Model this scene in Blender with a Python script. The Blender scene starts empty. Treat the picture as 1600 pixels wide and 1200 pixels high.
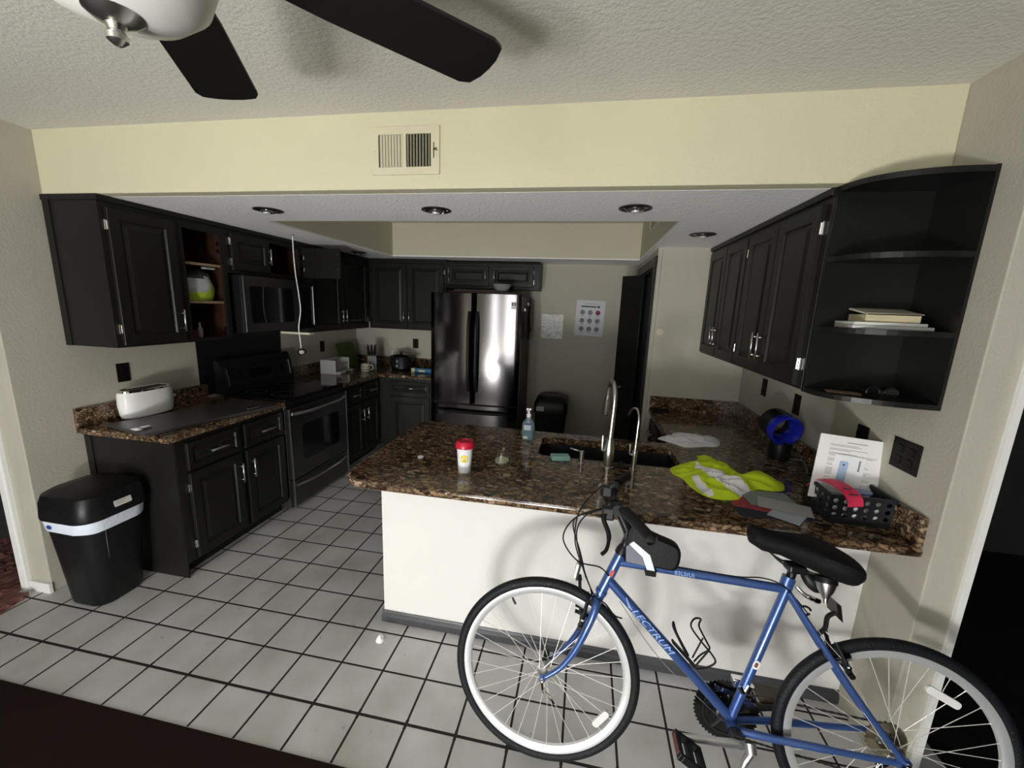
import bpy, bmesh, math, random
from mathutils import Vector, Matrix, noise
random.seed(7)
SC = bpy.context.scene
COL = SC.collection
PI = math.pi

# ------------------------------------------------------------------ camera
CAM_LOC = Vector((0.6140, -1.8148, 1.6757))
YAW, PITCH, ROLL = -0.1774, -0.196, 0.0378
FPX = 637.19
fw = Vector((math.sin(YAW)*math.cos(PITCH), math.cos(YAW)*math.cos(PITCH), math.sin(PITCH)))
r0 = Vector((math.cos(YAW), -math.sin(YAW), 0))
u0_ = r0.cross(fw)
rt = math.cos(ROLL)*r0 + math.sin(ROLL)*u0_
upv = -math.sin(ROLL)*r0 + math.cos(ROLL)*u0_
cam = bpy.data.cameras.new('camera')
cam.sensor_width = 36.0
cam.lens = FPX/1600*36
cam.shift_x = (800-796.41)/1600
cam.shift_y = (606.34-600)/1600
cam.clip_start = 0.05
camo = bpy.data.objects.new('camera', cam)
R3 = Matrix((rt, upv, -fw)).transposed()
camo.matrix_world = Matrix.Translation(CAM_LOC) @ R3.to_4x4()
COL.objects.link(camo)
SC.camera = camo

# ------------------------------------------------------------------ world, lights, exposure
w = bpy.data.worlds.new('daylight')
SC.world = w
w.use_nodes = True
bg = w.node_tree.nodes['Background']
bg.inputs[0].default_value = (0.80, 0.90, 1.0, 1)
bg.inputs[1].default_value = 0.6
SC.view_settings.view_transform = 'Standard'
SC.view_settings.look = 'None'
SC.view_settings.gamma = 1
SC.view_settings.use_curve_mapping = False
SC.view_settings.exposure = 0.12

def area_light(name, loc, rot, sx, sy, power, color):
    l = bpy.data.lights.new(name, 'AREA')
    l.shape = 'RECTANGLE'; l.size = sx; l.size_y = sy
    l.energy = power; l.color = color
    o = bpy.data.objects.new(name, l)
    o.location = loc; o.rotation_euler = rot
    COL.objects.link(o)
    return o
# daylight through unseen patio door, plus an added upward fill for ceiling and soffit
area_light('daylight_patio_door', (-0.40, -4.22, 1.17), (PI/2, 0, 0), 2.0, 1.96, 100, (0.97, 0.99, 1.0))
area_light('added_upward_fill', (-0.40, -4.12, 0.16), (PI/2+0.70, 0, 0), 2.0, 0.35, 250, (1.0, 0.99, 0.97))

# ------------------------------------------------------------------ room numbers
XL, XR = -2.24, 1.832        # kitchen side walls
HC, HB = 2.472, 2.164        # ceiling, soffit underside
D = 2.95                     # kitchen back wall
CT, CTB = 0.90, 0.86         # counter top / underside
YW = 1.60                    # short white wall
XS = 1.12                    # wall with the pantry door
CB = 1.376                   # underside of wall cabinets

# ------------------------------------------------------------------ materials
MATS = {}
def nodes_of(name):
    m = bpy.data.materials.new(name); m.use_nodes = True
    nt = m.node_tree
    return m, nt, nt.nodes['Principled BSDF']
def mat(name, col, rough=0.5, metal=0.0, spec=0.5, bump=0.0, bscale=200, var=0.0, vscale=8, trans=0.0, ior=1.45, coat=0.0, emit=0.0):
    if name in MATS: return MATS[name]
    m, nt, b = nodes_of(name)
    b.inputs['Base Color'].default_value = (*col, 1)
    b.inputs['Roughness'].default_value = rough
    b.inputs['Metallic'].default_value = metal
    b.inputs['Specular IOR Level'].default_value = spec
    b.inputs['IOR'].default_value = ior
    b.inputs['Transmission Weight'].default_value = trans
    b.inputs['Coat Weight'].default_value = coat
    if emit:
        b.inputs['Emission Color'].default_value = (*col, 1); b.inputs['Emission Strength'].default_value = emit
    tc = nt.nodes.new('ShaderNodeTexCoord')
    if True:
        n = nt.nodes.new('ShaderNodeTexNoise'); n.inputs['Scale'].default_value = vscale; n.inputs['Detail'].default_value = 4
        nt.links.new(tc.outputs['Object'], n.inputs['Vector'])
        v = max(var, 0.03)
        mx = nt.nodes.new('ShaderNodeMix'); mx.data_type = 'RGBA'
        mx.inputs['A'].default_value = tuple(c*(1-v) for c in col)+(1,)
        mx.inputs['B'].default_value = tuple(min(1, c*(1+v)) for c in col)+(1,)
        nt.links.new(n.outputs['Fac'], mx.inputs['Factor'])
        nt.links.new(mx.outputs['Result'], b.inputs['Base Color'])
    if bump:
        n2 = nt.nodes.new('ShaderNodeTexNoise'); n2.inputs['Scale'].default_value = bscale; n2.inputs['Detail'].default_value = 3
        nt.links.new(tc.outputs['Object'], n2.inputs['Vector'])
        bp = nt.nodes.new('ShaderNodeBump'); bp.inputs['Strength'].default_value = bump; bp.inputs['Distance'].default_value = 0.004
        nt.links.new(n2.outputs['Fac'], bp.inputs['Height'])
        nt.links.new(bp.outputs['Normal'], b.inputs['Normal'])
    MATS[name] = m
    return m

def tile_material():
    m, nt, b = nodes_of('white_glazed_floor_tile')
    L = nt.links.new; N = nt.nodes.new
    geo = N('ShaderNodeNewGeometry'); sep = N('ShaderNodeSeparateXYZ'); L(geo.outputs['Position'], sep.inputs[0])
    def math_(op, a, bb=None, c=None):
        n = N('ShaderNodeMath'); n.operation = op
        for i, x in enumerate((a, bb, c)):
            if x is None: continue
            if isinstance(x, (int, float)): n.inputs[i].default_value = x
            else: L(x, n.inputs[i])
        return n.outputs[0]
    T = 0.2091; g = 0.0048
    def axis(s, off):
        t = math_('DIVIDE', math_('SUBTRACT', s, off), T)
        f = math_('FRACT', t)
        d = math_('MULTIPLY', math_('MINIMUM', f, math_('SUBTRACT', 1.0, f)), T)
        return d, math_('FLOOR', t)
    dx, ix = axis(sep.outputs[0], -2.0793); dy, iy = axis(sep.outputs[1], -0.547)
    # the grout joint nearest the carpet is wider
    row = math_('COMPARE', sep.outputs[1], -0.547, 0.02)
    gw = math_('MULTIPLY_ADD', row, 0.0015, g)
    dd = math_('MINIMUM', dx, dy)
    gr = math_('LESS_THAN', dd, gw)
    n1 = N('ShaderNodeTexNoise'); n1.inputs['Scale'].default_value = 3.2; n1.inputs['Detail'].default_value = 6
    L(geo.outputs['Position'], n1.inputs['Vector'])
    n2 = N('ShaderNodeTexNoise'); n2.inputs['Scale'].default_value = 24; n2.inputs['Detail'].default_value = 5
    L(geo.outputs['Position'], n2.inputs['Vector'])
    cr = N('ShaderNodeValToRGB'); cr.color_ramp.elements[0].position = 0.30; cr.color_ramp.elements[0].color = (0.50, 0.485, 0.46, 1)
    cr.color_ramp.elements[1].position = 0.62; cr.color_ramp.elements[1].color = (0.66, 0.665, 0.67, 1)
    L(n1.outputs['Fac'], cr.inputs[0])
    cr2 = N('ShaderNodeValToRGB'); cr2.color_ramp.elements[0].position = 0.69; cr2.color_ramp.elements[0].color = (0, 0, 0, 1)
    cr2.color_ramp.elements[1].position = 0.75; cr2.color_ramp.elements[1].color = (1, 1, 1, 1)
    L(n2.outputs['Fac'], cr2.inputs[0])
    dirt = N('ShaderNodeMix'); dirt.data_type = 'RGBA'; dirt.inputs['B'].default_value = (0.20, 0.18, 0.16, 1)
    L(math_('MULTIPLY', cr2.outputs[0], 0.6), dirt.inputs['Factor']); L(cr.outputs[0], dirt.inputs['A'])
    mx = N('ShaderNodeMix'); mx.data_type = 'RGBA'; mx.inputs['B'].default_value = (0.018, 0.014, 0.012, 1)
    L(gr, mx.inputs['Factor']); L(dirt.outputs['Result'], mx.inputs['A']); L(mx.outputs['Result'], b.inputs['Base Color'])
    L(math_('MULTIPLY_ADD', gr, 0.5, 0.38), b.inputs['Roughness'])
    bp = N('ShaderNodeBump'); bp.inputs['Distance'].default_value = 0.002; bp.inputs['Strength'].default_value = 0.6
    sm = math_('MINIMUM', math_('DIVIDE', dd, 0.008), 1.0)
    L(math_('MULTIPLY_ADD', n1.outputs['Fac'], 0.3, sm), bp.inputs['Height']); L(bp.outputs['Normal'], b.inputs['Normal'])
    return m

def granite_material():
    m, nt, b = nodes_of('brown_granite')
    L = nt.links.new; N = nt.nodes.new
    geo = N('ShaderNodeNewGeometry')
    mp = N('ShaderNodeMapping'); mp.inputs['Scale'].default_value = (0.62, 1.0, 1.15); mp.inputs['Rotation'].default_value = (0, 0, 0.25)
    L(geo.outputs['Position'], mp.inputs[0])
    nz = N('ShaderNodeTexNoise'); nz.inputs['Scale'].default_value = 38; nz.inputs['Detail'].default_value = 4
    L(mp.outputs[0], nz.inputs['Vector'])
    ad = N('ShaderNodeVectorMath'); ad.operation = 'MULTIPLY_ADD'
    L(nz.outputs['Color'], ad.inputs[0]); ad.inputs[1].default_value = (0.045, 0.045, 0.045); L(mp.outputs[0], ad.inputs[2])
    vo = N('ShaderNodeTexVoronoi'); vo.inputs['Scale'].default_value = 42; L(ad.outputs[0], vo.inputs['Vector'])
    ve = N('ShaderNodeTexVoronoi'); ve.feature = 'DISTANCE_TO_EDGE'; ve.inputs['Scale'].default_value = 42; L(ad.outputs[0], ve.inputs['Vector'])
    sc = N('ShaderNodeSeparateColor'); L(vo.outputs['Color'], sc.inputs[0])
    cr = N('ShaderNodeValToRGB')
    e = cr.color_ramp.elements
    e[0].position = 0.0; e[0].color = (0.020, 0.011, 0.007, 1)
    e[1].position = 1.0; e[1].color = (0.42, 0.31, 0.22, 1)
    for p, c in ((0.08, (0.055, 0.033, 0.020, 1)), (0.15, (0.145, 0.096, 0.056, 1)), (0.6, (0.215, 0.146, 0.086, 1)), (0.88, (0.30, 0.21, 0.125, 1))):
        x = e.new(p); x.color = c
    L(sc.outputs[0], cr.inputs[0])
    ed = N('ShaderNodeValToRGB'); ed.color_ramp.elements[0].position = 0.0; ed.color_ramp.elements[1].position = 0.20
    ed.color_ramp.elements[0].color = (0, 0, 0, 1)
    L(ve.outputs['Distance'], ed.inputs[0])
    mx = N('ShaderNodeMix'); mx.data_type = 'RGBA'; mx.inputs['A'].default_value = (0.026, 0.014, 0.009, 1)
    L(ed.outputs[0], mx.inputs['Factor']); L(cr.outputs[0], mx.inputs['B'])
    n3 = N('ShaderNodeTexNoise'); n3.inputs['Scale'].default_value = 160; n3.inputs['Detail'].default_value = 2
    L(geo.outputs['Position'], n3.inputs['Vector'])
    m2 = N('ShaderNodeMix'); m2.data_type = 'RGBA'; m2.blend_type = 'MULTIPLY'; m2.inputs['Factor'].default_value = 0.7
    cr3 = N('ShaderNodeValToRGB'); cr3.color_ramp.elements[0].position = 0.35; cr3.color_ramp.elements[0].color = (0.45, 0.42, 0.4, 1); cr3.color_ramp.elements[1].position = 0.6
    cr3.color_ramp.elements[1].color = (1.25, 1.2, 1.15, 1)
    L(n3.outputs['Fac'], cr3.inputs[0]); L(mx.outputs['Result'], m2.inputs['A']); L(cr3.outputs[0], m2.inputs['B'])
    L(m2.outputs['Result'], b.inputs['Base Color'])
    b.inputs['Roughness'].default_value = 0.12
    b.inputs['Specular IOR Level'].default_value = 0.5
    return m

def wall_mat(name, col, bump=0.25, scale=90, rough=0.75):
    m, nt, b = nodes_of(name)
    L = nt.links.new; N = nt.nodes.new
    b.inputs['Roughness'].default_value = rough
    b.inputs['Specular IOR Level'].default_value = 0.3
    geo = N('ShaderNodeNewGeometry')
    n = N('ShaderNodeTexNoise'); n.inputs['Scale'].default_value = scale; n.inputs['Detail'].default_value = 4; n.inputs['Roughness'].default_value = 0.6
    L(geo.outputs['Position'], n.inputs['Vector'])
    n2 = N('ShaderNodeTexNoise'); n2.inputs['Scale'].default_value = 1.6; n2.inputs['Detail'].default_value = 3
    L(geo.outputs['Position'], n2.inputs['Vector'])
    mx = N('ShaderNodeMix'); mx.data_type = 'RGBA'
    mx.inputs['A'].default_value = tuple(c*0.94 for c in col)+(1,); mx.inputs['B'].default_value = tuple(min(1, c*1.05) for c in col)+(1,)
    L(n2.outputs['Fac'], mx.inputs['Factor']); L(mx.outputs['Result'], b.inputs['Base Color'])
    bp = N('ShaderNodeBump'); bp.inputs['Strength'].default_value = bump; bp.inputs['Distance'].default_value = 0.006
    L(n.outputs['Fac'], bp.inputs['Height']); L(bp.outputs['Normal'], b.inputs['Normal'])
    return m

TILE = tile_material()
GRANITE = granite_material()
W_YEL = wall_mat('cream_yellow_wall_paint', (0.60, 0.57, 0.40))
W_BEI = wall_mat('beige_wall_paint', (0.455, 0.43, 0.36))
W_LIT = wall_mat('lit_wall_paint', (0.76, 0.745, 0.72), 0.15)  # same wall paint, made whiter for direct daylight on the peninsula
W_TRAY = wall_mat('greige_recess_paint', (0.60, 0.57, 0.43))
W_CEI = wall_mat('textured_ceiling_paint', (0.64, 0.62, 0.565), 0.7, 55)
W_SOF = wall_mat('textured_soffit_paint', (0.92, 0.915, 0.90), 0.8, 70)
TRIMW = mat('white_trim_paint', (0.80, 0.80, 0.78), 0.45)
CAB = mat('charcoal_cabinet_paint', (0.0105, 0.0100, 0.0092), 0.40, spec=0.35, bump=0.08, bscale=150, var=0.12, vscale=5)
CABIN = mat('brown_cabinet_interior', (0.038, 0.015, 0.008), 0.6, spec=0.2, var=0.3, vscale=6)
CABWOOD = mat('raw_shelf_edge', (0.30, 0.20, 0.12), 0.6, var=0.2)
CHROME = mat('brushed_nickel', (0.62, 0.61, 0.59), 0.28, 1.0)
SHINY = mat('polished_chrome', (0.85, 0.85, 0.86), 0.08, 1.0)
BLACKP = mat('black_plastic', (0.008, 0.008, 0.009), 0.38, spec=0.3)
BLACKM = mat('matte_black', (0.007, 0.007, 0.007), 0.6, spec=0.2)
BLACKG = mat('black_glass', (0.006, 0.006, 0.007), 0.06, spec=0.6)
BSS = mat('black_stainless', (0.11, 0.108, 0.11), 0.30, 0.9, var=0.05)
FRS = mat('fridge_black_stainless', (0.17, 0.158, 0.163), 0.13, 1.0, var=0.03)
FRSIDE = mat('fridge_dark_side', (0.03, 0.03, 0.03), 0.5, bump=0.2, bscale=300)
SINKM = mat('black_composite_sink', (0.010, 0.010, 0.013), 0.35)
WHITEP = mat('white_plastic', (0.82, 0.82, 0.80), 0.35)
PAPER = mat('white_paper', (0.85, 0.85, 0.84), 0.8, var=0.04)
INK = mat('printed_ink', (0.06, 0.06, 0.07), 0.8)

# ------------------------------------------------------------------ mesh helpers
def BM(): return bmesh.new()
def quad_faces(bm, rings, close=True, cap0=True, cap1=True, mi=0, smooth=True):
    vs = [[bm.verts.new(p) for p in r] for r in rings]
    n = len(vs[0])
    for a, b2 in zip(vs, vs[1:]):
        for i in range(n if close else n-1):
            j = (i+1) % n
            try:
                f = bm.faces.new((a[i], a[j], b2[j], b2[i])); f.smooth = smooth; f.material_index = mi
            except ValueError: pass
    if cap0:
        f = bm.faces.new(list(reversed(vs[0]))); f.material_index = mi
    if cap1:
        f = bm.faces.new(vs[-1]); f.material_index = mi
    return vs
def box(bm, x0, x1, y0, y1, z0, z1, M=None, mi=0, bev=0.0):
    x0, x1 = min(x0, x1), max(x0, x1); y0, y1 = min(y0, y1), max(y0, y1); z0, z1 = min(z0, z1), max(z0, z1)
    c = [Vector(p) for p in ((x0,y0,z0),(x1,y0,z0),(x1,y1,z0),(x0,y1,z0),(x0,y0,z1),(x1,y0,z1),(x1,y1,z1),(x0,y1,z1))]
    if M is not None: c = [M @ p for p in c]
    v = [bm.verts.new(p) for p in c]
    fs = []
    for idx in ((3,2,1,0),(4,5,6,7),(0,1,5,4),(1,2,6,5),(2,3,7,6),(3,0,4,7)):
        f = bm.faces.new([v[i] for i in idx]); f.material_index = mi; fs.append(f)
    if bev > 0:
        es = list({e for f in fs for e in f.edges})
        r = bmesh.ops.bevel(bm, geom=es, offset=bev, segments=2, profile=0.5, affect='EDGES')
        for f in r['faces']: f.material_index = mi
def frame_axes(d):
    d = d.normalized()
    a = Vector((0, 0, 1)) if abs(d.z) < 0.9 else Vector((1, 0, 0))
    x = d.cross(a).normalized(); y = d.cross(x).normalized()
    return x, y
def tube(bm, pts, r, seg=10, mi=0, caps=True):
    pts = [Vector(p) for p in pts]
    n = len(pts)
    rs = r if isinstance(r, (list, tuple)) else [r]*n
    tang = []
    for i in range(n):
        a = pts[max(0, i-1)]; b2 = pts[min(n-1, i+1)]
        t = (b2-a)
        tang.append(t.normalized() if t.length > 1e-9 else Vector((0, 0, 1)))
    x, y = frame_axes(tang[0])
    rings = []
    for i in range(n):
        t = tang[i]
        x = (x - t*x.dot(t)).normalized(); y = t.cross(x).normalized()
        rings.append([pts[i] + rs[i]*(math.cos(2*PI*k/seg)*x + math.sin(2*PI*k/seg)*y) for k in range(seg)])
    quad_faces(bm, rings, True, caps, caps, mi)
def smooth_path(pts, per=6, closed=False):
    P = [Vector(p) for p in pts]; out = []
    n = len(P)
    rng = range(n) if closed else range(n-1)
    for i in rng:
        if closed: a, b2, c, d = P[(i-1) % n], P[i], P[(i+1) % n], P[(i+2) % n]
        else: a, b2, c, d = P[max(0, i-1)], P[i], P[i+1], P[min(n-1, i+2)]
        for k in range(per):
            t = k/per
            out.append(0.5*((2*b2)+(c-a)*t+(2*a-5*b2+4*c-d)*t*t+(3*b2-a-3*c+d)*t**3))
    if not closed: out.append(P[-1])
    return out
def cyl(bm, a, b2, r, r2=None, seg=24, mi=0):
    tube(bm, [a, b2], [r, r if r2 is None else r2], seg, mi)
def lathe(bm, prof, c=(0, 0, 0), axis=(0, 0, 1), seg=32, mi=0, cap0=False, cap1=False, sx=1, sy=1):
    c = Vector(c); ax = Vector(axis).normalized()
    if abs(ax.z) > 0.999: X, Y = Vector((1, 0, 0)), Vector((0, 1, 0))*(1 if ax.z > 0 else -1)
    else: X, Y = frame_axes(ax); Y = ax.cross(X)
    rings = []
    for r, h in prof:
        r = max(r, 0.0002)
        rings.append([c + ax*h + r*(sx*math.cos(2*PI*k/seg)*X + sy*math.sin(2*PI*k/seg)*Y) for k in range(seg)])
    quad_faces(bm, rings, True, cap0, cap1, mi)
def rrect(w_, d_, r, seg=5):
    r = min(r, w_/2-1e-4, d_/2-1e-4); out = []
    for cx, cy, a0 in ((w_/2-r, d_/2-r, 0), (-w_/2+r, d_/2-r, PI/2), (-w_/2+r, -d_/2+r, PI), (w_/2-r, -d_/2+r, 1.5*PI)):
        for k in range(seg+1):
            a = a0 + PI/2*k/seg
            out.append((cx+r*math.cos(a), cy+r*math.sin(a)))
    return out
def prism(bm, poly, z0, z1, M=None, mi=0, smooth=False):
    M = M or Matrix.Identity(4)
    quad_faces(bm, [[M @ Vector((x, y, z0)) for x, y in poly], [M @ Vector((x, y, z1)) for x, y in poly]], True, True, True, mi, smooth)
def slab_round(bm, poly, z0, z1, e=0.012, mi=0):
    """horizontal slab with softly rounded edge; poly counter-clockwise"""
    n = len(poly)
    def inset(d):
        out = []
        for i in range(n):
            p0 = Vector(poly[i-1]); p = Vector(poly[i]); p2 = Vector(poly[(i+1) % n])
            a = (p-p0).normalized(); b2 = (p2-p).normalized()
            na = Vector((-a.y, a.x)); nb = Vector((-b2.y, b2.x))
            nn = (na+nb); nn = nn/max(0.3, nn.dot(nn)/2) if nn.length > 1e-6 else na
            out.append(p+nn*d)
        return out
    rings = []
    for d, z in ((e, z0), (e*0.3, z0+e*0.3), (0, z0+e), (0, z1-e), (e*0.3, z1-e*0.3), (e, z1)):
        rings.append([Vector((p.x, p.y, z)) for p in inset(d)])
    quad_faces(bm, rings, True, True, True, mi, True)

def off_of(o):
    v = Vector((0, 0, 0))
    while o is not None:
        v += o.location; o = o.parent
    return v
def obj(name, bm, m, parent=None, kind=None, org=None):
    """world-space bmesh -> one mesh object"""
    if not bm.verts:
        raise RuntimeError('empty '+name)
    bmesh.ops.recalc_face_normals(bm, faces=bm.faces)
    for e_ in bm.edges:
        if len(e_.link_faces) == 2 and e_.calc_face_angle(0) > 0.62: e_.smooth = False
    if parent is None:
        xs = [v.co for v in bm.verts]
        if org is None:
            org = Vector(((min(p.x for p in xs)+max(p.x for p in xs))/2, (min(p.y for p in xs)+max(p.y for p in xs))/2, min(p.z for p in xs)))
        else: org = Vector(org)
        bmesh.ops.translate(bm, verts=bm.verts, vec=-org)
    else:
        bmesh.ops.translate(bm, verts=bm.verts, vec=-off_of(parent))
    me = bpy.data.meshes.new(name); bm.to_mesh(me); bm.free()
    for mm in (m if isinstance(m, (list, tuple)) else [m]): me.materials.append(mm)
    o = bpy.data.objects.new(name, me); COL.objects.link(o)
    if parent is None: o.location = org
    else: o.parent = parent
    if kind: o['kind'] = kind
    return o
def tag(o, label, cat, group=None):
    o['label'] = label; o['category'] = cat
    if group: o['group'] = group
    return o
def thing(name, label, cat, loc, group=None):
    o = bpy.data.objects.new(name, None); COL.objects.link(o)
    o.empty_display_size = 0.05
    o.location = loc
    return tag(o, label, cat, group)
def struct(name, bm, m, parent=None):
    return obj(name, bm, m, parent, 'structure' if parent is None else None)
def copy_tree(o, parent=None):
    c = o.copy(); COL.objects.link(c); c.parent = parent
    for ch in list(o.children): copy_tree(ch, c)
    return c
def text_mesh(name, s, size, m, M, parent, extrude=0.0004, shear=0.0, align='LEFT', sx=1.0):
    cu = bpy.data.curves.new(name, 'FONT'); cu.body = s; cu.size = size; cu.extrude = extrude; cu.shear = shear; cu.align_x = align; cu.align_y = 'CENTER'
    cu.resolution_u = 3
    t = bpy.data.objects.new(name, cu); COL.objects.link(t)
    bpy.context.view_layer.update()
    me = bpy.data.meshes.new_from_object(t.evaluated_get(bpy.context.evaluated_depsgraph_get()))
    bpy.data.objects.remove(t)
    me.transform(Matrix.Translation(-off_of(parent)) @ M @ Matrix.Scale(sx, 4, (1, 0, 0)))
    me.materials.clear(); me.materials.append(m)
    o = bpy.data.objects.new(name, me); COL.objects.link(o); o.parent = parent
    return o
def axes_M(o, u, v, n):
    M = Matrix.Identity(4)
    for i in range(3):
        M[i][0] = u[i]; M[i][1] = v[i]; M[i][2] = n[i]; M[i][3] = o[i]
    return M
ML = lambda x: axes_M((x, 0, 0), (0, 1, 0), (0, 0, 1), (1, 0, 0))     # face looking +x : local (y, z, out)
MBK = lambda y: axes_M((0, y, 0), (1, 0, 0), (0, 0, 1), (0, -1, 0))   # face looking -y : local (x, z, out)
MR = lambda x: axes_M((x, 0, 0), (0, -1, 0), (0, 0, 1), (-1, 0, 0))   # face looking -x : local (-y, z, out)

# ------------------------------------------------------------------ room shell
b = BM(); box(b, -2.50, 2.10, -0.745, 3.2, -0.06, 0.0); struct('floor', b, TILE)
CARPET = mat('dark_brown_carpet', (0.020, 0.011, 0.009), 0.95, spec=0.1, bump=1.0, bscale=500, var=0.35, vscale=3)
b = BM(); box(b, -2.50, 2.10, -4.3, -0.745, -0.06, 0.008); struct('floor_carpet', b, CARPET)
b = BM(); box(b, -2.50, 2.10, -0.753, -0.741, -0.02, 0.004); struct('trim_carpet_edge', b, mat('pale_tile_edge', (0.55, 0.50, 0.44), 0.6))
b = BM(); box(b, -2.6, 2.2, -4.3, 0.0, HC, HC+0.08); struct('ceiling', b, W_CEI)
# header face over the peninsula, soffit ring, raised tray
TX0, TX1, TY0, TY1 = -1.479, 1.076, 0.65, 2.447
b = BM(); box(b, XL, XR, -0.012, 0.06, HB+0.001, HC+0.02, bev=0.004); struct('wall_header', b, W_YEL)
b = BM()
for x0, x1, y0, y1 in ((XL, XR, 0.055, TY0-0.0), (XL, TX0, TY0, TY1), (TX1, XR, TY0, TY1), (XL, XR, TY1, D)):
    box(b, x0, x1, y0, y1, HB, HB+0.012)
struct('ceiling_soffit', b, W_SOF)
b = BM()
t = 0.02
box(b, TX0-t, TX0, TY0-t, TY1+t, HB+0.0125, HC+0.03); box(b, TX1, TX1+t, TY0-t, TY1+t, HB+0.0125, HC+0.03)
box(b, TX0, TX1, TY1, TY1+t, HB+0.0125, HC+0.03); box(b, TX0, TX1, TY0-t, TY0, HB+0.0125, HC+0.03)
struct('wall_tray', b, W_TRAY)
b = BM(); box(b, TX0-t, TX1+t, TY0-t, TY1+t, HC+0.03, HC+0.07); struct('ceiling_tray', b, W_CEI)
b = BM(); box(b, XL-0.16, XL, -0.275, D+0.12, 0, HC+0.02, bev=0.004); struct('wall_left', b, W_BEI)
b = BM(); box(b, XR, XR+0.105, -0.31, D+0.12, 0, HC+0.02, bev=0.004); struct('wall_right', b, W_BEI)
b = BM(); box(b, XL, XR, D, D+0.12, 0, HC+0.02); struct('wall_back', b, W_BEI)
b = BM(); box(b, 0.088, XS, D-0.012, D, 0, HB); struct('wall_back_panel', b, W_BEI)
# short white wall and pantry side wall
b = BM()
box(b, XS+0.03, XR, YW, YW+0.10, 0, HB); struct('wall_short', b, W_BEI)
b = BM()
box(b, XS, XS+0.11, 2.66, D, 0, HB); box(b, XS, XS+0.11, YW+0.02, 2.66, 2.03, HB); box(b, XS, XS+0.11, YW+0.02, 1.69, 0, 2.03)
struct('wall_pantry', b, W_BEI)
b = BM()
box(b, XS-0.016, XS, 1.61, 2.74, 2.03, 2.105); box(b, XS-0.016, XS, 2.66, 2.74, 0, 2.03); box(b, XS-0.016, XS, 1.615, 1.69, 0, 2.03)
box(b, XS, XS+0.11, 1.685, 1.70, 0, 2.03); box(b, XS, XS+0.11, 2.65, 2.665, 0, 2.03); box(b, XS, XS+0.11, 1.69, 2.66, 2.02, 2.035)
struct('trim_pantry_casing', b, CAB)
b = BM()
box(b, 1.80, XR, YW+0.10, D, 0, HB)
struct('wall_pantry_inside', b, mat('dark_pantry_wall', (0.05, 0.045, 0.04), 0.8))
# pantry bifold door
b = BM()
def leaf(bm, p, q2):
    p = Vector((*p, 0)); q2 = Vector((*q2, 0)); u = (q2-p); L_ = u.length; u.normalize(); n = Vector((u.y, -u.x, 0))
    M = axes_M(p, u, (0, 0, 1), n)
    box(bm, 0, L_, 0.02, 2.005, -0.017, 0.017, M, bev=0.003)
    for z0, z1 in ((0.15, 0.95), (1.07, 1.90)):
        for (a, c, e, f) in ((0.05, 0.06, z0, z1), (L_-0.06, L_-0.05, z0, z1), (0.05, L_-0.05, z0, z0+0.01), (0.05, L_-0.05, z1-0.01, z1)):
            box(bm, a, c, e, f, 0.016, 0.021, M)
leaf(b, (0.935, 2.36), (1.115, 2.21))
leaf(b, (0.955, 2.42), (1.13, 2.59))
door1 = struct('door_1', b, CAB)
b = BM(); lathe(b, [(0.006, 0), (0.006, 0.02), (0.015, 0.03), (0.013, 0.042), (0.001, 0.046)], (1.0, 2.27, 0.95), (-0.64, -0.77, 0), 12, cap1=True)
obj('door_knob', b, CHROME, door1)
# peninsula knee wall and its baseboard
PX0 = -0.340
b = BM(); box(b, PX0, XR, -0.044, 0.058, 0, CTB-0.002); struct('wall_peninsula', b, W_LIT)
BASEB = mat('dark_grey_baseboard_paint', (0.055, 0.055, 0.062), 0.4)
def baseboard(bm, x0, x1, y, h=0.062):
    prof = [(0, 0), (0.016, 0), (0.016, h*0.55), (0.010, h*0.7), (0.008, h*0.85), (0.004, h), (0, h)]
    rings = [[Vector((x, y-a, z)) for a, z in prof] for x in (x0, x1)]
    quad_faces(bm, rings, True, True, True, 0, False)
b = BM(); baseboard(b, PX0-0.008, XR, -0.0445); struct('baseboard_peninsula', b, BASEB)
# wall ends by the camera: casing and skirting
b = BM()
box(b, XL-0.175, XL-0.135, -0.295, -0.276, 0, HC); box(b, XL-0.185, XL-0.155, -0.30, -0.284, 0, HC)
struct('trim_left_casing', b, TRIMW)
b = BM(); box(b, XL-0.134, XL+0.008, -0.290, -0.276, 0, 0.06); struct('baseboard_left', b, TRIMW)
b = BM()
box(b, XR+0.100, XR+0.122, -0.325, -0.311, 0, HC); struct('trim_right_casing', b, TRIMW)
b = BM(); box(b, XR+0.106, XR+0.120, -0.31, -0.19, 0, HC); struct('trim_right_jamb', b, TRIMW)
# dining area behind the camera: side walls with doorways, rear wall with patio door
b = BM()
box(b, XL-0.16, XL-0.02, -4.3, -2.3, 0, HC); box(b, XL-0.16, XL-0.02, -2.3, -0.30, 2.2, HC+0.02)
struct('wall_left_dining', b, W_BEI)
b = BM()
box(b, XR+0.01, XR+0.125, -4.3, -2.3, 0, HC); box(b, XR+0.01, XR+0.125, -2.3, -0.312, 2.2, HC+0.02)
struct('wall_right_dining', b, W_BEI)
b = BM()
box(b, -2.4, -1.40, -4.34, -4.20, 0, HC); box(b, 0.60, 2.0, -4.34, -4.20, 0, HC); box(b, -1.40, 0.60, -4.34, -4.20, 2.17, HC)
struct('wall_rear', b, W_BEI)
b = BM()
for x in (-1.40, -0.42, 0.55): box(b, x, x+0.05, -4.20, -4.16, 0, 2.17)
box(b, -1.40, 0.60, -4.20, -4.16, 0.0, 0.05); box(b, -1.40, 0.60, -4.20, -4.16, 2.12, 2.17)
struct('window_1', b, TRIMW)
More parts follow.
